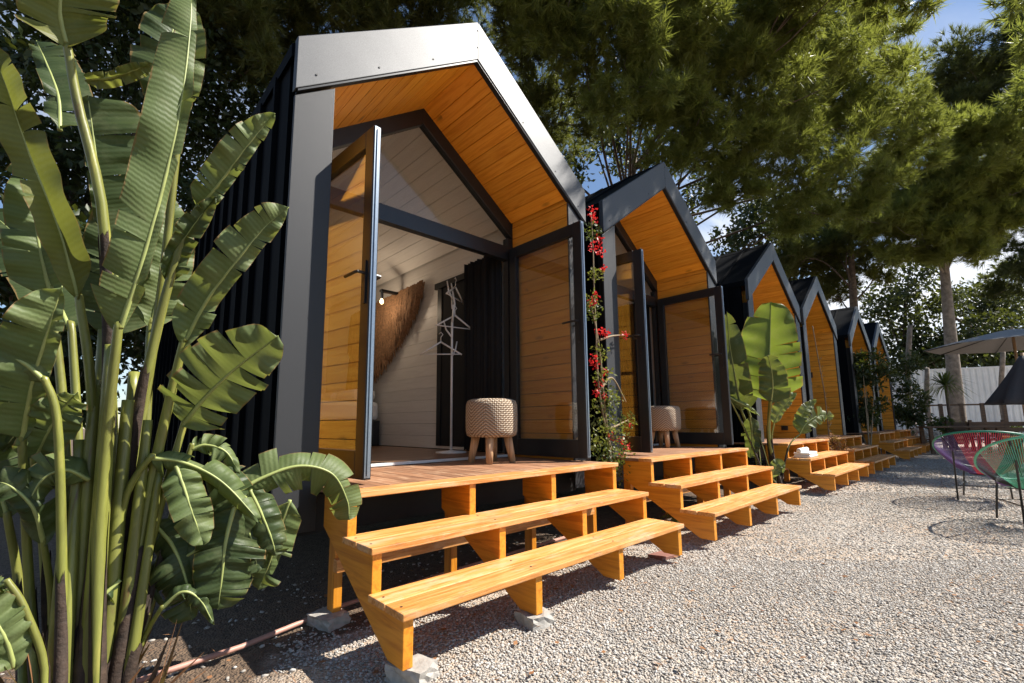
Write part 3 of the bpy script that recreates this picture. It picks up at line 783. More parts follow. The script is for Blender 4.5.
def broad_leaf(parent, pts, wl, wr, roll=0., fold=.25, tears=3, droop=.3, mat='banana', seed=0, tipsharp=.7, ref=None, cut=0.):
    """one banana-type leaf: blade split into ribbons along tears, with its midrib as a sub-part"""
    rs = random.Random(seed*7+3); n = 46; mid = cat(pts, n); mb = MB(); mb.uv = []
    ref = Vector(ref) if ref else Vector(CAM)
    L = sum((mid[i+1]-mid[i]).length for i in range(n-1))
    frames = []
    for i, p in enumerate(mid):
        t = (mid[min(i+1,n-1)]-mid[max(i-1,0)]).normalized()
        v = (ref-p).normalized(); s = t.cross(v)
        s = s.normalized() if s.length > .05 else t.cross(Vector((0,0,1))).normalized()
        nn = s.cross(t).normalized()
        a = roll; s2 = s*math.cos(a)+nn*math.sin(a); n2 = -s*math.sin(a)+nn*math.cos(a)
        frames.append((p, t, s2, n2))
    def prof(t):
        b = min(1, (t/.12))**.65; e = max(0, 1-((t-.5)/.5)**2) if t > .5 else 1.
        return b*e**tipsharp if t < .985 else 0.02
    K = 6
    for side, Wd in ((-1, wl), (1, wr)):
        if Wd <= 0: continue
        cuts = sorted(rs.sample(range(5, n-4), min(tears+2, n-10))); b0 = 0
        segs = []
        for c in cuts+[n-1]:
            if c-b0 >= 2: segs.append((b0, c)); b0 = c
        for a0, a1 in segs:
            fo = fold+rs.uniform(-.12,.12)+(rs.uniform(-.25,.35) if tears > 3 else 0); dr = droop*rs.uniform(.6,1.5)
            short = rs.uniform(.74,1.) if tears else 1.
            rows = []
            m = max(3, (a1-a0)+1)
            for i in range(a0, a1+1):
                p, t, s, nn = frames[i]
                w_ = Wd*prof(i/(n-1))*short*(1+rs.uniform(-.004,.004))
                f = (i-a0)/(a1-a0)-.5
                row = []
                for k in range(K+1):
                    u = k/K
                    ang = fo-dr*u*1.1
                    q = p+s*(side*w_*u*math.cos(ang))+nn*(w_*u*math.sin(fo)-w_*dr*u*u*.7)
                    # ribs run forward; torn ribbons narrow toward the edge
                    q += t*(w_*u*.22-f*u*u*(.10 if len(segs) > 1 else 0)*(a1-a0)/n*L)
                    q += nn*((.010*math.sin(i*.9+side)+.012*math.sin(i*.37+seed))*u)
                    row.append(len(mb.v)); mb.v.append(tuple(q)); mb.uv.append((i/(n-1)*L*2.2, u))
                rows.append(row)
            for r0, r1 in zip(rows, rows[1:]):
                for k in range(K): mb.f.append((r0[k], r0[k+1], r1[k+1], r1[k]))
    lf = mb.build('leaf', M[mat], parent, True)
    rb = MB(); r0 = .0055+.022*max(wl, wr); rb.tube([f[0]-f[3]*.002 for f in frames], [r0*(1-.8*i/(n-1)) for i in range(n)], 7); rb.build('midrib', M['rib'], lf, True)
    return lf
SH = random.Random(12); SH.a = .4
def stalk(parent, pts, r0, r1, mat='stem', sheath=True):
    P = cat(pts, 22); mb = MB(); mb.tube(P, [r0+(r1-r0)*(i/21)**.8 for i in range(22)], 10); st_ = mb.build('stem', M[mat], parent, True)
    if sheath:
        # the dead outer sheath still wrapped round the foot, open toward its ragged top; its near-black also stands for shade
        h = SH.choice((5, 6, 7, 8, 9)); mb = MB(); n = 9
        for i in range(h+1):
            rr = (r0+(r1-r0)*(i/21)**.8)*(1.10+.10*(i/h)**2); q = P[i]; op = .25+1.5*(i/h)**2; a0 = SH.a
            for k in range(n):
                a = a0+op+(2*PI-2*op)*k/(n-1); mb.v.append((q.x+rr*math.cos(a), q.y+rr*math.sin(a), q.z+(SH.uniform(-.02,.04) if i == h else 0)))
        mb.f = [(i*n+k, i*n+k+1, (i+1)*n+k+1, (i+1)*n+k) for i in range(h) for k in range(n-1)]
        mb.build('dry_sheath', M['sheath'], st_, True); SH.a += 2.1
    return st_

# ------------------------------------------------------------------ the big banana-leaved plant at the left
bx, by = -.62, -.50
ban = empty('banana_plant', (0,0,0), 'tall banana leaved plant with torn paddle leaves in the left foreground', 'plant')
ban.location = (bx, by, 0)
class Off: pass
def rel(p): return (p[0]-bx, p[1]-by, p[2])
RC = (CAM[0]-bx, CAM[1]-by, CAM[2])
def P3(*l): return [rel(D(*q)) for q in l]
def bleaf(l, wl, wr, seed, stem=None, r=(.030,.011), **kw):
    pts = P3(*l)
    broad_leaf(ban, pts, wl, wr, seed=seed, ref=RC, **kw)
    if stem:
        g0 = stem[0]; s = [(g0[0], g0[1], 0.)]+P3(*stem[1:])+[pts[0], Vector(pts[0]).lerp(Vector(pts[1]), .12)]
        stalk(ban, s, r[0]*.72, r[1]*.85)
bleaf([(68,50,1.45),(60,8,1.42),(70,-40,1.4),(95,-95,1.38)], .12,.14, 1, [(-.02,-.02),(108,420,1.5),(104,225,1.5),(78,105,1.47)], mat='banana_yl', fold=.3, tears=1, droop=.1)
bleaf([(106,238,1.62),(98,175,1.6),(88,95,1.57)], .03,.20, 2, None, fold=.1, tears=2, droop=.15, tipsharp=.25, mat='banana_dk')
bleaf([(80,305,1.50),(60,232,1.46),(28,150,1.42),(4,80,1.38),(-14,40,1.36)], .055,.085, 3, [(-.06,.02),(93,560,1.5),(92,400,1.5)], fold=.75, tears=1, droop=.2, mat='banana_yl', roll=.35)
bleaf([(117,338,1.42),(140,268,1.42),(162,190,1.44),(180,110,1.46),(190,30,1.5),(192,-25,1.55)], .115,.03, 4, [(.03,-.06),(100,520,1.42)], fold=.22, tears=4, droop=.35, roll=-.1)
bleaf([(197,210,1.66),(222,180,1.66),(248,145,1.66),(275,113,1.68)], .075,.04, 5, [(.04,.04),(128,470,1.55),(150,360,1.6),(175,262,1.64)], fold=.45, tears=4, droop=.4)
bleaf([(166,284,1.64),(178,250,1.64),(196,222,1.65),(217,196,1.66)], .05,.055, 6, None, fold=.8, tears=1, droop=.3, mat='banana_dk')
bleaf([(182,348,1.58),(206,302,1.58),(236,262,1.58),(264,228,1.6),(289,207,1.62)], .095,.05, 7, [(.05,.0),(150,490,1.55)], fold=.4, tears=3, droop=.45)
bleaf([(184,424,1.62),(205,398,1.60),(236,368,1.58),(278,336,1.56)], .155,.125, 8, [(.06,.05),(150,545,1.55)], r=(.024,.009), fold=.15, tears=5, droop=.3, tipsharp=.45)
bleaf([(226,500,1.72),(262,478,1.80),(300,466,1.88),(332,474,1.94),(347,500,1.96),(349,520,1.96)], .10,.15, 9, [(.05,-.02),(150,590,1.55),(185,530,1.64)], r=(.022,.008), fold=-.30, tears=7, droop=.45, tipsharp=.3)
bleaf([(150,458,1.52),(182,462,1.56),(222,482,1.60),(262,524,1.62)], .09,.11, 10, [(.02,-.05),(112,600,1.48),(125,500,1.5)], r=(.022,.008), fold=-.3, tears=5, droop=.9)
bleaf([(176,466,1.54),(184,488,1.53),(193,515,1.52),(204,545,1.52)], .075,.07, 11, None, fold=.1, tears=1, droop=.5, tipsharp=.5)
bleaf([(245,496,1.66),(212,538,1.62),(172,566,1.58),(132,596,1.54)], .17,.13, 12, None, fold=-.2, tears=6, droop=.6, mat='banana_dk')
bleaf([(235,505,1.64),(226,540,1.6),(222,575,1.58),(218,610,1.57)], .15,.13, 13, None, fold=-.1, tears=5, droop=.6, mat='banana_dk', tipsharp=.4)
bleaf([(250,490,1.70),(262,515,1.7),(272,540,1.7),(276,556,1.7)], .09,.09, 14, None, fold=-.2, tears=4, droop=.8, mat='banana_dk', tipsharp=.4)
bleaf([(22,440,1.40),(32,385,1.36),(48,330,1.34),(62,286,1.33)], .12,.035, 15, [(-.08,-.05),(30,600,1.42)], r=(.022,.010), fold=.3, tears=1, droop=.3, mat='banana')
bleaf([(46,382,1.36),(22,362,1.33),(-8,352,1.30),(-45,360,1.27)], .08,.10, 16, [(-.05,-.1),(62,600,1.36),(58,430,1.37)], r=(.022,.009), fold=-.2, tears=2, droop=.6)
bleaf([(34,462,1.46),(46,436,1.44),(60,412,1.43),(78,392,1.42)], .07,.075, 17, [(-.06,.05),(44,560,1.48)], r=(.020,.009), fold=.3, tears=4, droop=.4)
bleaf([(62,408,1.5),(42,420,1.5),(22,428,1.5),(2,452,1.5)], .06,.07, 18, None, fold=-.2, tears=5, droop=.7, mat='banana_dk')
bleaf([(8,582,1.26),(-6,590,1.25),(-22,616,1.24),(-30,650,1.24)], .05,.05, 19, [(-.12,-.10),(45,680,1.28),(26,612,1.27)], r=(.016,.008), fold=-.3, tears=2, droop=.6)
bleaf([(14,668,1.25),(6,640,1.23),(-10,612,1.22),(-30,590,1.2)], .06,.06, 20, None, fold=.2, tears=2, droop=.4)
bleaf([(72,335,1.85),(50,285,1.95),(20,240,2.0),(-10,212,2.0)], .13,.14, 21, [(-.02,.10),(80,500,1.75)], r=(.028,.012), fold=.3, tears=3, droop=.3, mat='banana_dk')
bleaf([(110,340,1.72),(116,280,1.76),(126,225,1.8),(142,165,1.84)], .12,.20, 22, [(.0,.08),(112,500,1.62)], fold=.2, tears=2, droop=.3, mat='banana_dk')
bleaf([(180,118,1.72),(172,75,1.74),(172,35,1.76),(180,5,1.78)], .13,.06, 23, [(.03,.08),(135,460,1.64),(160,300,1.7)], r=(.028,.011), fold=.35, tears=1, droop=.4, mat='banana_dk')
bleaf([(176,110,1.62),(188,70,1.62),(190,30,1.64),(186,0,1.66)], .05,.05, 24, None, fold=.6, tears=2, droop=.3)
bleaf([(85,80,1.6),(110,78,1.6),(135,70,1.6),(152,63,1.6)], .025,.035, 25, None, fold=.6, tears=2, droop=.4, mat='banana_yl')
bleaf([(60,130,1.8),(58,95,1.85),(45,60,1.9),(36,40,1.92)], .05,.13, 26, None, fold=.3, tears=4, droop=.3, mat='banana_dk')
bleaf([(44,545,1.40),(34,510,1.36),(10,486,1.33),(-20,478,1.31)], .07,.08, 27, [(-.09,.0),(52,620,1.42)], r=(.018,.008), fold=-.1, tears=4, droop=.6, mat='banana_dk')
bleaf([(160,610,1.5),(182,592,1.52),(200,600,1.54),(214,625,1.54)], .045,.05, 28, [(.08,-.06),(140,650,1.49)], r=(.014,.006), fold=-.2, tears=3, droop=.7, mat='banana_dk')
bleaf([(205,470,1.66),(232,500,1.68),(250,535,1.68),(258,572,1.68)], .13,.11, 61, [(.07,.02),(165,560,1.6)], r=(.02,.008), fold=-.15, tears=6, droop=.5, mat='banana_dk', tipsharp=.4)
bleaf([(150,520,1.58),(172,545,1.58),(186,580,1.57),(192,620,1.56)], .10,.12, 62, [(.04,.0),(135,600,1.55)], r=(.02,.008), fold=-.1, tears=5, droop=.5, mat='banana_dk', tipsharp=.4)
bleaf([(290,500,1.8),(278,535,1.78),(270,562,1.76),(258,590,1.75)], .09,.09, 63, None, fold=-.1, tears=4, droop=.6, tipsharp=.4)
bleaf([(120,580,1.46),(100,600,1.42),(80,632,1.40),(66,668,1.40)], .06,.05, 29, None, fold=-.2, tears=3, droop=.7, mat='banana_dk')
bleaf([(150,330,1.72),(160,285,1.74),(168,240,1.76),(166,190,1.78)], .09,.10, 71, [(.04,.06),(142,470,1.64)], r=(.026,.011), fold=.4, tears=3, droop=.4)
bleaf([(52,300,1.62),(40,250,1.6),(34,200,1.6),(40,150,1.6)], .10,.08, 72, [(-.06,.04),(66,470,1.56)], r=(.026,.011), fold=.35, tears=3, droop=.4)
bleaf([(8,520,1.5),(-4,470,1.5),(2,420,1.5),(22,375,1.5)], .09,.10, 73, [(-.12,.04),(20,600,1.5)], r=(.022,.01), fold=.3, tears=4, droop=.4, mat='banana_dk')
bleaf([(90,480,1.44),(66,470,1.40),(42,480,1.37),(24,512,1.35)], .07,.08, 74, None, fold=-.2, tears=5, droop=.6)
bleaf([(190,450,1.66),(206,445,1.68),(226,452,1.7),(240,474,1.71)], .06,.07, 75, [(.07,.04),(165,540,1.6)], r=(.018,.008), fold=-.3, tears=5, droop=.6)
for k, (u, v, d, g0, r0) in enumerate(((112,345,1.5,(.0,.0),.046),(96,380,1.52,(-.03,.03),.04),(128,400,1.55,(.03,.03),.042),(148,420,1.56,(.06,.02),.034),(80,440,1.48,(-.05,-.02),.034),(160,470,1.56,(.08,.0),.028),(66,500,1.46,(-.07,.02),.028),(104,330,1.6,(-.02,.07),.04),(134,372,1.62,(.05,.06),.04))):
    r0 *= .74; t = rel(D(u,v,d)); stalk(ban, [(g0[0],g0[1],0.),(g0[0]*1.1+(t[0]-g0[0])*.3,g0[1]*1.1+(t[1]-g0[1])*.3,t[2]*.4),t], r0, r0*.55)
# dry sheaths at the foot
rs = random.Random(4)
for k in range(44):
    a = rs.uniform(0,2*PI); r = rs.uniform(.06,.17); h = rs.uniform(.10,.32); tw_ = rs.uniform(.02,.10)
    if math.sin(a)*r < -.05: continue
    mb = MB(); b = (math.cos(a)*r, math.sin(a)*r); wd = rs.uniform(.012,.03)
    cpts = cat([(b[0],b[1],0),(b[0]*1.25,b[1]*1.25,h*.5),(b[0]*1.3+math.cos(a)*tw_,b[1]*1.3+math.sin(a)*tw_,h)], 8)
    for i, p in enumerate(cpts):
        ww = wd*(1-.85*(i/7)**2); mb.v += [(p.x-math.sin(a)*ww, p.y+math.cos(a)*ww, p.z), (p.x+math.sin(a)*ww, p.y-math.cos(a)*ww, p.z)]
    mb.f = [(2*i,2*i+1,2*i+3,2*i+2) for i in range(7)]
    mb.build('dry_sheath', M['dryleaf'] if k % 3 else M['feather'], ban, True)

# ------------------------------------------------------------------ the clump between the second and third steps
bx, by = 5.62, -.42
RC = (CAM[0]-bx, CAM[1]-by, CAM[2])
ban = empty('banana_plant', (bx,by,0), 'broad leaved green plant growing between the second and third steps', 'plant')
dd = 5.78
bleaf([(770,402,dd),(769,375,dd),(770,340,dd+.05),(771,302,dd+.1)], .36,.36, 40, [(.0,.0),(769,440,dd)], r=(.04,.018), fold=.5, tears=2, droop=.5, tipsharp=.4, mat='banana_lt')
bleaf([(771,404,dd-.2),(773,388,dd-.2),(772,372,dd-.2),(768,355,dd-.2)], .20,.20, 41, [(.02,-.08),(769,440,dd-.1)], r=(.03,.012), fold=.15, tears=1, droop=.3, mat='banana_dk')
bleaf([(742,412,dd+.1),(736,380,dd+.1),(730,345,dd+.1),(727,312,dd+.1)], .16,.18, 42, [(-.12,.1),(752,440,dd+.1)], r=(.03,.014), fold=.25, tears=2, droop=.3, mat='banana_dk')
bleaf([(748,410,dd+.2),(742,380,dd+.25),(741,350,dd+.3),(748,322,dd+.3)], .10,.22, 43, [(-.08,.14),(757,440,dd+.2)], r=(.03,.014), fold=.25, tears=2, droop=.3, mat='banana_dk')
bleaf([(774,424,dd-.1),(780,412,dd-.1),(788,402,dd-.1),(797,393,dd-.1)], .12,.06, 44, [(.04,-.04),(772,445,dd-.1)], r=(.018,.01), fold=.3, tears=3, droop=.4)
bleaf([(728,396,dd),(738,402,dd),(748,407,dd),(760,416,dd)], .05,.09, 45, [(-.1,.0),(745,430,dd)], r=(.018,.008), fold=-.3, tears=3, droop=.7)
bleaf([(750,416,dd),(752,430,dd),(752,444,dd),(750,458,dd)], .13,.13, 46, [(-.06,-.02),(758,432,dd)], r=(.018,.008), fold=.1, tears=1, droop=.5, mat='banana_dk', tipsharp=.5)
bleaf([(800,434,dd+.1),(806,424,dd+.1),(818,416,dd+.15),(833,417,dd+.2)], .15,.12, 47, [(.16,.02),(788,449,dd)], r=(.015,.008), fold=.35, tears=16, droop=.5)
bleaf([(802,432,dd+.15),(801,420,dd+.15),(805,410,dd+.15),(816,400,dd+.2)], .09,.08, 48, None, fold=.3, tears=13, droop=.4)
bleaf([(772,478,dd-.2),(774,470,dd-.22),(779,464,dd-.22),(783,473,dd-.24)], .07,.08, 49, [(.03,-.12)], r=(.012,.006), fold=.2, tears=0, droop=.4)

# ------------------------------------------------------------------ leaf clusters
def leaf_cloud(name, mat, centers, radii, n, size, parent, seed, flat=.0, aspect=.42):
    """many small folded leaf faces spread through blobs"""
    rs = np.random.default_rng(seed); centers = np.array(centers, float); radii = np.array(radii, float)
    if radii.ndim == 1: radii = np.repeat(radii[:, None], 3, 1)
    vol = radii.prod(1)**(2/3); idx = rs.choice(len(centers), n, p=vol/vol.sum())
    d = rs.normal(size=(n, 3)); d /= np.linalg.norm(d, axis=1)[:, None]
    p = centers[idx]+d*radii[idx]*(rs.random(n)**.45)[:, None]
    ax = d*.6+rs.normal(size=(n, 3))*.7; ax[:, 2] -= .15; ax /= np.linalg.norm(ax, axis=1)[:, None]
    s = np.cross(ax, rs.normal(size=(n, 3))); s /= np.linalg.norm(s, axis=1)[:, None]
    nn = np.cross(ax, s); L = size*rs.uniform(.55, 1.25, n)[:, None]; w = L*aspect
    v = np.stack([p, p+ax*L*.5-s*w*.5+nn*L*.08, p+ax*L, p+ax*L*.5+s*w*.5+nn*L*.08], 1)
    base = (np.arange(n)*4)[:, None]
    F = np.concatenate([base+np.array([[0,1,2]]), base+np.array([[0,2,3]])])
    return np_build(name, v.reshape(-1, 3), F, mat, parent)

def needle_cloud(name, mat, centers, radii, tufts, per, L, wd, parent, seed, up=.35):
    rs = np.random.default_rng(seed); centers = np.array(centers, float); radii = np.array(radii, float)
    vol = radii**2; idx = rs.choice(len(centers), tufts, p=vol/vol.sum())
    d = rs.normal(size=(tufts, 3)); d /= np.linalg.norm(d, axis=1)[:, None]
    sq = np.array([1., 1., .75])
    p = centers[idx]+d*sq*(radii[idx]*rs.random(tufts)**.5)[:, None]
    ax = d+np.array([0, 0, up])+rs.normal(size=(tufts, 3))*.35; ax /= np.linalg.norm(ax, axis=1)[:, None]
    n = tufts*per; P = np.repeat(p, per, 0)-np.repeat(ax, per, 0)*rs.uniform(0, .16, n)[:, None]
    A = np.repeat(ax, per, 0)+rs.normal(size=(n, 3))*.48; A /= np.linalg.norm(A, axis=1)[:, None]
    s = np.cross(A, rs.normal(size=(n, 3))); s /= np.linalg.norm(s, axis=1)[:, None]
    l = L*rs.uniform(.6, 1.2, n)[:, None]
    v = np.stack([P-s*wd*.5, P+s*wd*.5, P+A*l], 1).reshape(-1, 3)
    return np_build(name, v, np.arange(n*3).reshape(-1, 3), mat, parent)

def crown_lobes(lobes, k, seed):
    """each lobe (x,y,z,r) is filled with k smaller clumps -> uneven outline and gaps"""
    rs = random.Random(seed); C = []; Rd = []
    for x, y, z, r in lobes:
        for i in range(k):
            while True:
                q = [rs.uniform(-1,1) for _ in range(3)]
                if sum(a*a for a in q) < 1: break
            f = .85; C.append((x+q[0]*r*f, y+q[1]*r*f, z+q[2]*r*f*.75)); Rd.append(r*rs.uniform(.22,.42))
    return C, Rd

def pine(name_label, base, top, lobes, k, tufts, per, L, wd, seed, mat='needle', r0=.25, bend=(0,0), group='pine trees round the cabins', bark='bark', twigs=40):
    t = empty('pine_tree', base, name_label, 'tree', group)
    rl = lambda p: (p[0]-base[0], p[1]-base[1], p[2]-base[2])
    T = rl(top); mid = (T[0]*.45+bend[0], T[1]*.45+bend[1], T[2]*.5)
    pts = cat([(0,0,-.1), mid, T], 16); mb = MB(); mb.tube(pts, [r0*(1-.62*i/15) for i in range(16)], 14); mb.build('trunk', M[bark], t, True)
    rs = random.Random(seed)
    for lb in lobes:
        if -2.5 < lb[1] < -2.05: continue      # clumps added to shade the second gable float without a limb
        e = Vector(rl(lb)); z0 = min(T[2]*.98, max(T[2]*.45, e.z-.9-rs.random())); f = z0/max(T[2], .1)
        a = pts[min(15, max(0, int(f*15)))]
        m_ = a.lerp(e, .5)+Vector((rs.uniform(-.3,.3), rs.uniform(-.3,.3), rs.uniform(-.1,.45)))
        P = cat([a, m_, e], 9); mb = MB(); mb.tube(P, [r0*.13*(1-.8*i/8)+.008 for i in range(9)], 7)
        for i in range(5):
            q = [rs.gauss(0, 1) for _ in range(3)]; h = math.hypot(*q); c = e+Vector(q)/h*lb[3]*rs.uniform(.4, .85)
            b_ = P[rs.randrange(5, 9)]; m2 = c.lerp(b_, .5)+Vector((rs.uniform(-.15,.15), rs.uniform(-.15,.15), rs.uniform(-.2,.1)))
            mb.tube(cat([b_, m2, c], 5), [.022,.018,.014,.009,.005], 5, False)
        mb.build('limb', M[bark], t, True)
    C, Rd = crown_lobes([(*rl(l[:3]), l[3]) for l in lobes], k, seed)
    needle_cloud('crown', M[mat], C, Rd, tufts, per, L, wd, t, seed)
    return t

def lob(*l): return [(*D(u,v,d), r) for u, v, d, r in l]
# main pine hanging over the second to fourth cabins
pine('huge sunlit olive green pine spreading over the second to fourth cabins', (10.6,5.6,0), (10.2,4.0,8.6),
     lob((590,20,7.9,1.35),(560,-40,7.6,1.5),(630,85,8.2,1.15),(650,10,8.6,1.5),(690,-60,9.2,1.8),(700,70,9.1,1.5),(690,140,9.4,1.15),(745,10,9.9,1.75),(750,110,9.9,1.6),(740,180,10.2,1.05),(800,-30,10.8,1.9),(805,70,10.8,1.8),(800,160,10.9,1.5),(832,12,11.6,1.75),(850,110,11.6,1.7),(855,190,11.8,1.3),(890,105,12.3,1.3),(902,150,12.3,1.1),(870,62,12.2,1.3),(800,215,11.2,.9))
     + [(6.3,-2.2,7.7,.75),(7.0,-2.25,8.0,.8),(7.7,-2.2,7.9,.75),(8.3,-2.1,7.6,.6),(7.9,-1.3,8.5,.9),(8.7,-.6,8.8,1.1)],  # unseen clumps added above the view to cast dapple on the second gable
     24, 26000, 28, .20, .0135, 11, r0=.26)
# dark pine behind the first two cabins
pine('dark pine behind the two nearest cabins, branches against bright sky', (5.2,9.,0), (4.2,8.2,9.),
     lob((330,20,9.,1.9),(430,0,9.5,1.9),(520,30,10.,1.7),(260,60,8.5,1.5),(230,-20,8.5,1.9),(560,110,11.,1.4),(480,-70,9,2.2),(150,-40,8.5,1.9),(350,-80,8.5,2.2)),
     24, 14000, 28, .2, .014, 12, mat='needle_dk', r0=.24)
# umbrella pine with the pale straight trunk
tb = G(957, 17.8)
pine('umbrella pine with a pale straight trunk beyond the last cabin', tb, D(940,215,18.), 
     lob((915,190,17.6,2.1),(965,180,17.4,2.0),(890,215,17.5,1.6),(940,150,17.8,1.9),(985,215,17.2,1.5),(920,240,17.5,1.5),(960,235,17.3,1.5),(1000,190,17.2,1.4)),
     24, 9000, 26, .32, .022, 13, r0=.27, bark='bark2', bend=(.1,.0))
tb = G(1052, 25)
pine('tall dark pine at the right with sky above its crown', tb, D(1030,95,25.),
     lob((985,70,25,3.2),(1030,50,25,3.2),(960,90,25,2.2),(1000,120,25,2.8),(1045,130,25,3.),(975,140,25.5,2.),(1015,185,25,2.6),(1050,200,24,2.6),(1030,250,24,2.2),(1010,280,25,1.6)),
     22, 9500, 24, .42, .03, 14, mat='needle_far', r0=.4)
tb = G(868, 21)
pine('slim reddish pine trunk rising behind the fifth cabin', tb, D(850,235,21),
     lob((850,235,21,1.5),(820,250,22,1.6),(880,260,21,1.3),(835,290,22,1.1),(790,255,22,1.4),(870,220,21,1.5)), 18, 2500, 24, .36, .024, 15, mat='needle_dk', r0=.27, bend=(-.2,.1))
# pine outside the picture on the sunny side: its crown shades the far steps and cabins
pine('pine at the right of the yard whose crown shades the far steps', (22.,-8.,0), (21.,-6.8,11.),
     [(13.2,-4.5,11.3,1.0),(14.6,-4.5,11.4,1.2),(16.2,-4.6,11.4,1.3),(18.6,-7.6,11.6,2.0),(21,-6.2,11.8,2.4),(23.8,-5.2,11.8,2.4),(18.0,-5.,11.5,1.7),(20.6,-9.2,11.6,2.2),(24.,-8.6,12,2.4),(27,-5.5,12,2.4),(27,-8.5,12,2.4)], 20, 5200, 24, .34, .03, 16, r0=.3)

def broadleaf(label, base, top, blobs, n, size, seed, mat='leaf_dk', r0=.14, group='leafy trees behind the cabins', flimbs=True, cat_='tree', nm='leafy_tree'):
    t = empty(nm, base, label, cat_, group)
    rl = lambda p: (p[0]-base[0], p[1]-base[1], p[2]-base[2])
    T = Vector(rl(top)); pts = cat([(0,0,-.1), (T.x*.4+.1, T.y*.4, T.z*.5), T], 10)
    mb = MB(); mb.tube(pts, [r0*(1-.7*i/9) for i in range(10)], 10); mb.build('trunk', M['bark'], t, True)
    rs = random.Random(seed)
    for b in blobs:
        e = Vector(rl(b)); a = pts[rs.randrange(3, 10)]
        mb = MB(); mb.tube(cat([a, a.lerp(e,.5)+Vector((0,0,.2)), e], 7), [r0*.35*(1-.8*i/6)+.006 for i in range(7)], 6); mb.build('limb', M['bark'], t, True)
    C, Rd = crown_lobes([(*rl(b[:3]), b[3]) for b in blobs], 16, seed)
    leaf_cloud('crown', M[mat], C, [r*1.05 for r in Rd], n, size, t, seed, aspect=.5)
    return t
q = D(60,420,7.5)
broadleaf('dark leafy tree in the top left corner behind the foreground plant', (q[0],q[1],0), D(60,120,7.5),
          lob((20,60,7,1.1),(90,30,7.5,1.2),(60,130,7,1.2),(140,100,8,1.1),(10,180,7,1.1),(110,190,8,1.1),(190,60,8.,1.0),(30,-20,7,1.3),(150,0,8,1.2)), 15000, .15, 21)
q = D(20,420,5.5)
broadleaf('dark leafy tree low on the left edge beside the foreground plant', (q[0],q[1],0), D(10,260,5.5),
          lob((0,250,5.5,.9),(50,260,6,.8),(20,330,5.5,.9),(80,330,6.5,.9),(-20,390,5.5,.8),(120,260,7,.9),(60,400,6.,.6)), 9000, .15, 22)
q = D(215,420,9)
broadleaf('dark leafy tree beside the roof edge of the nearest cabin', (q[0],q[1],0), D(215,120,9),
          lob((225,95,8.5,1.1),(180,150,8.5,1.2),(240,150,9,.9),(200,220,8.5,1.2),(150,290,8.,1.3),(195,310,8.5,1.2),(110,330,8,1.2)), 11000, .15, 23)
for k, (u, d, bl, lb, n) in enumerate((
    (905, 28, ((900,330,28,2.),(925,300,28,2.2),(880,300,28,2.),(910,265,28,2.),(890,350,28,1.6),(935,345,27,1.6)), 'airy far tree seen through against the sky behind the last cabin', 6000),
    (985, 30, ((985,320,30,2.2),(965,300,30,2.),(1010,320,30,2.2),(1000,290,30,2.2),(970,350,30,1.8),(1020,355,29,1.8)), 'airy far tree between the pale trunk and the parasol', 6000),
    (950, 26, ((930,360,26,1.5),(955,345,26,1.7),(975,360,26,1.5),(1000,352,26,1.7),(1020,362,26,1.5),(990,330,27,1.5)), 'dense dark tree low behind the white wall', 7000),
    (790, 24, ((760,225,24,1.8),(735,240,24,1.4),(790,265,24,1.5),(810,235,24,1.8),(775,200,24,1.8),(830,270,24,1.4)), 'thin tree behind the roofs of the third and fourth cabins', 5500),
    (640, 16, ((590,130,16,1.6),(640,150,16,1.5),(610,90,16,1.6),(690,190,17,1.4),(560,170,16,1.4)), 'leafy tree behind the roof of the second cabin', 5000),
    )):
    broadleaf(lb, G(u, d), D(u, 300 if k < 3 else 250, d), lob(*bl), n, .30 if k < 4 else .2, 30+k, r0=.2)

def shrub(label, base, blobs, n, size, seed, mat='leaf_md', nm='shrub', group=None):
    t = empty(nm, base, label, 'shrub', group)
    rl = lambda p: (p[0]-base[0], p[1]-base[1], p[2]-base[2])
    rs = random.Random(seed); mb = MB()
    for b in blobs:
        e = Vector(rl(b)); mb.tube(cat([(rs.uniform(-.05,.05), rs.uniform(-.05,.05), 0), e*.5+Vector((0,0,.05)), e], 6), [.018,.016,.013,.01,.007,.004], 5)
    mb.build('stem', M['vine'], t)
    C, Rd = crown_lobes([(*rl(b[:3]), b[3]) for b in blobs], 9, seed)
    leaf_cloud('foliage', M[mat], C, Rd, n, size, t, seed)
    return t
shrub('dark tall shrub in front of the porch of the fifth cabin', (12.4,-.25,0), lob((862,360,11.4,.45),(866,385,11.4,.5),(870,410,11.4,.5),(858,420,11.3,.4),(875,375,11.5,.4)), 3000, .12, 51, 'leaf_dk')
shrub('dark bushy shrub past the end of the cabin row', G(905,15.2), lob((902,385,15,.6),(908,405,15,.6),(898,415,15,.5),(916,420,15,.5),(906,365,15.4,.6)), 3200, .14, 52, 'leaf_dk')
shrub('low green shrub at the foot of the pale pine trunk', G(942,14.6), lob((938,428,14.5,.3),(945,424,14.5,.3),(950,430,14.5,.25)), 1400, .10, 53, 'leaf_md')
shrub('low dark hedge under the wooden railing', G(985,15.4), lob((965,432,15.2,.35),(980,430,15.4,.35),(996,431,15.3,.35),(1012,432,15.2,.3)), 2600, .11, 54, 'leaf_dk')
shrub('bush of white flowers beside the low green shrub', G(926,13.4), lob((924,434,13.4,.22),(930,432,13.4,.2),(920,430,13.5,.18)), 700, .09, 55, 'whitefl', nm='flower_bush')
shrub('dry reddish plant at the right end of the third steps', (8.62,-.3,0), lob((832,441,7.9,.16),(838,445,7.9,.15),(828,447,7.8,.14)), 420, .07, 56, 'dryleaf', nm='dry_plant')
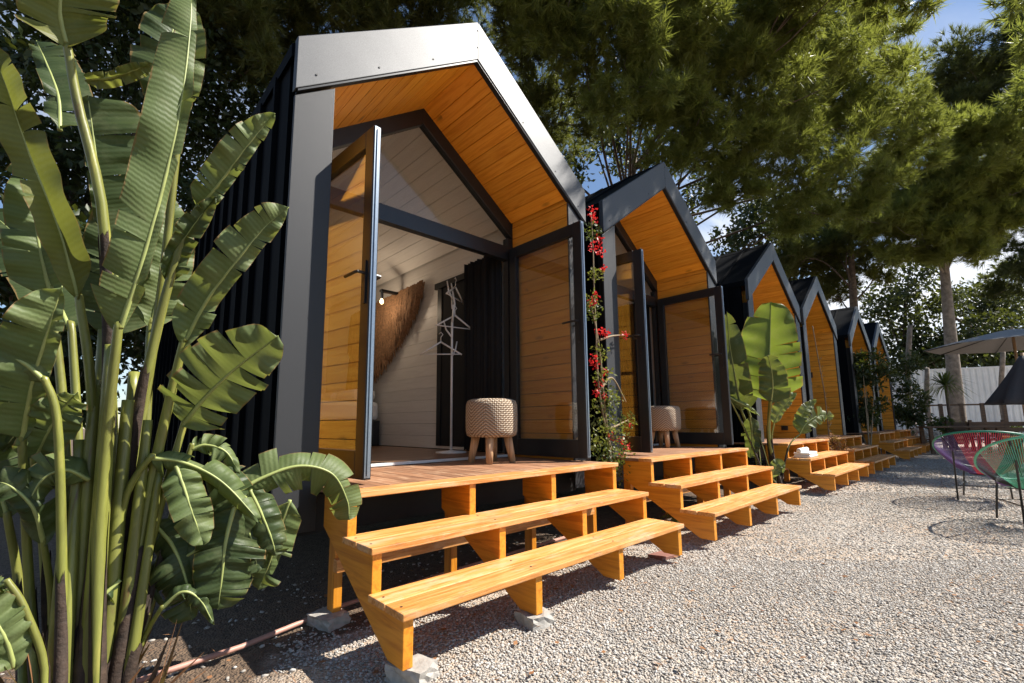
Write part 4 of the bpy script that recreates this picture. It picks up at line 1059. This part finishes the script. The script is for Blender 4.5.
shrub('small green weeds in the soil under the second steps', (3.05,-.42,0), [(3.0,-.45,.12,.08),(3.12,-.4,.16,.09),(2.95,-.38,.1,.07)], 260, .04, 57, 'leaf_md', nm='weed')
# spiky plant by the pale trunk
t = empty('spiky_plant', G(950,14.9), 'spiky rosette plant on a thin stem before the pale pine trunk', 'plant')
hz = D(948,385,14.9)[2]
mb = MB(); mb.tube([(0,0,0),(.05,0,hz*.5),(0,0,hz)], [.05,.045,.04], 8); mb.build('stem', M['bark'], t)
mb = MB(); rs = random.Random(8)
for i in range(130):
    a = rs.uniform(0,2*PI); e = rs.uniform(-.5,1.2); L = rs.uniform(.6,.95); c, s = math.cos(a), math.sin(a)
    p0 = Vector((0,0,hz)); p1 = p0+Vector((c*math.cos(e),s*math.cos(e),math.sin(e)))*L*.55; p2 = p0+Vector((c*math.cos(e)*1.05,s*math.cos(e)*1.05,math.sin(e)-.35))*L
    sd_ = Vector((-s,c,0))*.016
    mb.add([p0-sd_,p0+sd_,p1+sd_,p1-sd_,p2], [(0,1,2,3),(3,2,4)])
mb.build('leaf_rosette', M['leaf_md'], t)

# ------------------------------------------------------------------ bougainvillea between the first two cabins
def on_y(u, v, y):
    d = _F+(u-PX0)/FPX*_R2-(v-PY0)/FPX*_U2; tt = (y-CAM[1])/d[1]; q = CAM+tt*d
    return (float(q[0]), float(q[1]), float(q[2]))
bo = empty('bougainvillea', (2.62,-.06,0), 'climbing vine with red flowers on the post between the two nearest cabins', 'vine')
rb = lambda p: (p[0]-2.62, p[1]+.06, p[2])
for path in (((618,470),(606,430),(598,380),(596,330),(594,290),(593,250),(591,212)), ((612,470),(604,400),(599,345),(590,300)), ((600,390),(612,378),(626,402)), ((600,340),(612,336),(627,335)), ((606,430),(618,425),(628,420))):
    mb = MB(); mb.tube(cat([rb(on_y(u,v,-.07)) for u, v in path], 20), [.009*(1-.6*i/19)+.002 for i in range(20)], 6); mb.build('stem', M['vine'], bo, True)
rs = random.Random(77)
FL = [(592,212,.07),(595,220,.05),(598,240,.08),(592,247,.06),(601,252,.07),(603,268,.04),(592,301,.06),(596,296,.05),(600,333,.07),(606,333,.06),(624,334,.06),(593,358,.05),(600,384,.07),(596,392,.05),(604,396,.04),(620,440,.05),(627,447,.05),(612,436,.04),(622,456,.04),(630,425,.03),(595,365,.05),(605,372,.03)]
for i, (u, v, r) in enumerate(FL):
    c = rb(on_y(u, v, -.07-rs.random()*.05))
    leaf_cloud('flower_cluster', M['red'], [c], [r*.66], int(9+r*330), .026, bo, 100+i, aspect=.8)
LV = [(592,232,.06),(596,275,.05),(590,300,.06),(593,312,.06),(600,352,.05),(603,378,.07),(607,400,.08),(612,398,.06),(600,415,.09),(612,420,.08),(605,437,.1),(617,432,.09),(611,450,.1),(622,455,.07),(628,420,.05),(600,450,.07),(616,470,.08),(592,440,.06),(605,465,.06)]
for i, (u, v, r) in enumerate(LV):
    c = rb(on_y(u, v, -.07-rs.random()*.05))
    leaf_cloud('foliage', M['leaf_yl'] if i % 3 else M['leaf_md'], [c], [r*1.5], int(34+r*800), .034, bo, 200+i, aspect=.6)
# bare hanging vine on the fourth cabin
vn = MB(); vn.tube(cat([(9.55,-.05,2.75),(9.68,-.07,2.0),(9.80,-.08,1.45),(9.92,-.06,.95),(9.97,-.05,.5),(9.95,-.1,0)], 24), .010, 6)
for k in range(24):
    z = .7+rs.random()*1.4; x = 9.55+(2.75-z)*.2; vn.tube([(x,-.07,z),(x+rs.uniform(-.1,.1),-.1,z+rs.uniform(-.05,.12))], .004, 4)
tag(vn.build('bare_vine', M['vine'], None, True), 'bare pale vine hanging across the porch of the fourth cabin', 'vine')

# ------------------------------------------------------------------ cord chairs
CORDS = {}
for nm, c in (('purple',(.11,.05,.20)),('green',(.015,.20,.13)),('pink',(.62,.035,.10)),('black',(.012,.012,.014)),('rust',(.20,.06,.04)),('teal',(.03,.24,.26)),('mint',(.10,.42,.28))):
    CORDS[nm] = plain(nm+'_cord', c, .45)
def cord_chair(loc, rz, order, label, rimc, s=1.):
    ch = empty('cord_chair', loc, label, 'chair', 'round steel chairs strung with coloured cord', rz)
    n = 76; rim = []; inner = []
    for i in range(n):
        a = 2*PI*i/n; x = .43*math.cos(a)*(1+.06*math.sin(a)); y = .44*math.sin(a)
        z = .58+.23*math.sin(a)+.05*abs(math.cos(a))**2
        rim.append((x*s, y*s+.05, z*s)); inner.append((.13*math.cos(a)*s, (-.08+.12*math.sin(a))*s, .30*s))
    mb = MB(); mb.loop_tube(rim, .011, 8); mb.build('rim', CORDS[rimc], ch, True)
    mb = MB(); mb.loop_tube(inner, .008, 6); mb.build('seat_ring', M['blackrod'], ch, True)
    m = len(order)
    for j, nm in enumerate(order):
        mb = MB()
        for i in range(j*n//m*2, (j+1)*n//m*2):
            f = i/2; k = int(f) % n; k2 = (k+1) % n; t = f-int(f)
            a = Vector(rim[k]).lerp(Vector(rim[k2]), t); b = Vector(inner[k]).lerp(Vector(inner[k2]), t)
            mid = a.lerp(b, .5)+Vector((0,0,-.045))
            mb.tube([a, mid, b], .0026, 4, False)
        mb.build('cord_panel', CORDS[nm], ch)
    for a in (.7, 2.44, 4.1, 5.33):
        k = int(a/(2*PI)*n) % n; top = Vector(rim[k]).lerp(Vector(inner[k]), .35); ft = Vector((math.cos(a)*.36*s, math.sin(a)*.34*s, 0))
        mb = MB(); mb.tube([ft, top, Vector(rim[k])], .009, 7); mb.build('leg', M['blackrod'], ch, True)
    mb = MB(); pf = [(math.cos(a)*.33*s, math.sin(a)*.31*s, .18*s) for a in (.7,2.44,4.1,5.33)]; mb.loop_tube(pf, .006, 6); mb.build('brace', M['blackrod'], ch, True)
# order runs counter-clockwise from the chair's right hand side
cord_chair((5.56,-2.60,0), R(118), ['mint','mint','black','rust','teal','teal','green','rust','black','mint','purple','black'], 'nearest cord chair at the right edge with a white and mint rim', 'mint', 1.0)
cord_chair((6.95,-2.22,0), R(95), ['purple','purple','pink','pink','black','rust','rust','black','pink','green','purple','purple'], 'second cord chair with purple, green and pink cords', 'green', .98)

# ------------------------------------------------------------------ parasols, fence and railing at the far right
def parasol(loc, r, ztop, label, n=8, drop=.42, closed=False, rz=.2):
    t = empty('parasol', loc, label, 'parasol', 'grey canvas parasols', rz)
    mb = MB(); mb.tube([(0,0,0),(0,0,ztop+.06)], .028, 12); mb.build('pole', M['legnat'], t, True)
    mb = MB(); mb.lathe([(.26,0),(.26,.06),(.05,.09),(.035,.3)], (0,0,0), 20); mb.build('base', M['concrete'], t)
    can = MB()
    if not closed:
        K = 5
        for i in range(n):
            a0, a1 = 2*PI*i/n, 2*PI*(i+1)/n
            for k in range(K+1):
                f = k/K
                for a in (a0, (a0+a1)/2, a1):
                    rr = r*f*(math.cos(PI/n) if a == (a0+a1)/2 else 1); z = ztop-drop*f**1.15+(.03*f*(1-f) if a != (a0+a1)/2 else -.03*f*(1-f))
                    can.v.append((rr*math.cos(a), rr*math.sin(a), z))
            b = len(can.v)-3*(K+1)
            for k in range(K):
                for j in range(2): can.f.append((b+3*k+j, b+3*k+j+1, b+3*k+4+j, b+3*k+3+j))
            rb_ = MB(); rb_.tube([(0,0,ztop-.03),(r*math.cos(a0),r*math.sin(a0),ztop-drop-.015)], .010, 6); rb_.build('rib', M['blackrod'], t)
    else:
        for k in range(9):
            f = k/8; rr = .05+f*r*(1+.0)
            for i in range(32):
                a = 2*PI*i/32; q_ = rr*(1+.22*math.cos(i*PI/2)*f); can.v.append((q_*math.cos(a), q_*math.sin(a), ztop-f*drop))
        for k in range(8):
            for i in range(32): can.f.append((k*32+i, k*32+(i+1)%32, (k+1)*32+(i+1)%32, (k+1)*32+i))
    c = can.build('canopy', M['parasol_dk' if closed else 'parasol'], t, closed); sm = c.modifiers.new('thick','SOLIDIFY'); sm.thickness = .006
q = G(1026, 10.5); zt = D(1010,327,10.5)[2]
parasol((q[0],q[1],0), 1.6, zt, 'open grey parasol spread in front of the white wall', drop=.36)
q = G(1033, 8.2); zt = D(1024,355,8.2)[2]
parasol((q[0],q[1],0), .44, zt, 'half closed dark grey parasol under the open one', drop=.86, closed=True)

A = Vector(G(893,21)); B = Vector(G(1080,18.5)); dv = (B-A).normalized(); L = (B-A).length; nv = Vector((-dv.y, dv.x, 0))
hz = D(950,369,20)[2]
wl = empty('white_wall', A, 'long white corrugated sheet wall beyond the railing', 'wall', rz=math.atan2(dv.y, dv.x))
mb = MB(); x = 0.
while x < L:
    mb.prism([(x,0),(x+.05,0),(x+.08,-.035),(x+.17,-.035),(x+.2,0),(x+.2,.03),(x,.03)], 2, 0, hz); x += .2
mb.build('panel', M['whitewall'], wl)
mb = MB(); mb.box(0,L,-.05,.05,hz+.002,hz+.07); mb.build('coping', M['whitewall'], wl)
A = Vector(G(922,15.6)); B = Vector(G(1075,14.2)); dv = (B-A).normalized(); L = (B-A).length
rl_ = empty('railing', A, 'dark brown wooden railing with posts in front of the white wall', 'railing', rz=math.atan2(dv.y, dv.x))
hz = D(960,404,15.2)[2]
for k in range(8):
    mb = MB(); x = k*L/7; mb.box(x-.045,x+.045,-.045,.045,0,hz+.02); mb.build('post', M['brownw'], rl_)
for z in (hz, hz*.55, hz*.2):
    for k in range(7):
        mb = MB(); mb.box(k*L/7+.047,(k+1)*L/7-.047,-.025,.025,z-.05,z); mb.build('rail', M['brownw'], rl_)
def bench(u, d, label, rz):
    t = empty('bench', G(u, d), label, 'bench', 'brown benches by the railing', rz)
    mb = MB(); mb.box(-.75,.75,-.2,-.01,.42,.46); mb.box(-.75,.75,.01,.2,.42,.46); mb.build('seat', M['brownw'], t)
    mb = MB(); mb.box(-.75,.75,.24,.27,.55,.67); mb.box(-.75,.75,.25,.28,.72,.84); mb.build('backrest', M['brownw'], t)
    for x in (-.65,.65):
        for y in (-.15,.21):
            mb = MB(); mb.box(x-.035,x+.035,y-.03,y+.03,0,.418 if y < 0 else .9); mb.build('leg', M['brownw'], t)
bench(978, 13.9, 'brown slatted bench left of the half closed parasol', math.atan2(dv.y,dv.x)+.0)
bench(1003, 13.2, 'brown slatted bench behind the half closed parasol', math.atan2(dv.y,dv.x)+.0)
tb_ = empty('table', G(957,12.6), 'long brown wooden table in front of the railing', 'table', rz=math.atan2(dv.y,dv.x))
mb = MB(); mb.box(-.8,.8,-.36,-.01,.70,.74); mb.box(-.8,.8,.01,.36,.70,.74); mb.build('table_top', M['brownw'], tb_)
for x in (-.7,.7):
    for y in (-.28,.28):
        mb = MB(); mb.box(x-.04,x+.04,y-.04,y+.04,0,.698); mb.build('leg', M['brownw'], tb_)
for k, (u, d, v) in enumerate(((913,17,325),(930,18.6,368),(1006,19.,352))):
    mb = MB(); p = G(u, d); t = D(u-3, v, d)
    mb.tube(cat([(0,0,0),(.05,.03,t[2]*.5),(t[0]-p[0],t[1]-p[1],t[2])], 8), [.11,.105,.10,.095,.09,.085,.08,.075], 10)
    tag(mb.build('wooden_post', M['bark2'], None, True, loc=p), ['thin grey wooden post left of the pale pine trunk near the last cabin','short crooked wooden post in front of the white wall','brown wooden post below the open parasol'][k], 'post', 'rough wooden posts by the railing')
for u, d, lb in ((1008,12.4,'orange timber planter box below the half closed parasol'),):
    mb = MB(); mb.box(-.5,.5,-.2,.2,0,.42); mb.box(-.52,.52,-.22,.22,.422,.46)
    tag(mb.build('planter_box', M['string'], None, bevel=.004, loc=G(u,d)), lb, 'planter')

# ------------------------------------------------------------------ render settings
sc.view_settings.view_transform = 'Standard'; sc.view_settings.look = 'None'
sc.view_settings.exposure = 1.12; sc.view_settings.gamma = 1
sc.cycles.max_bounces = 8; sc.cycles.diffuse_bounces = 4; sc.cycles.glossy_bounces = 4
sc.cycles.transparent_max_bounces = 12; sc.cycles.transmission_bounces = 4
sc.cycles.use_denoising = True
sc.cycles.caustics_reflective = False; sc.cycles.caustics_refractive = False
sc.cycles.sample_clamp_indirect = 8.
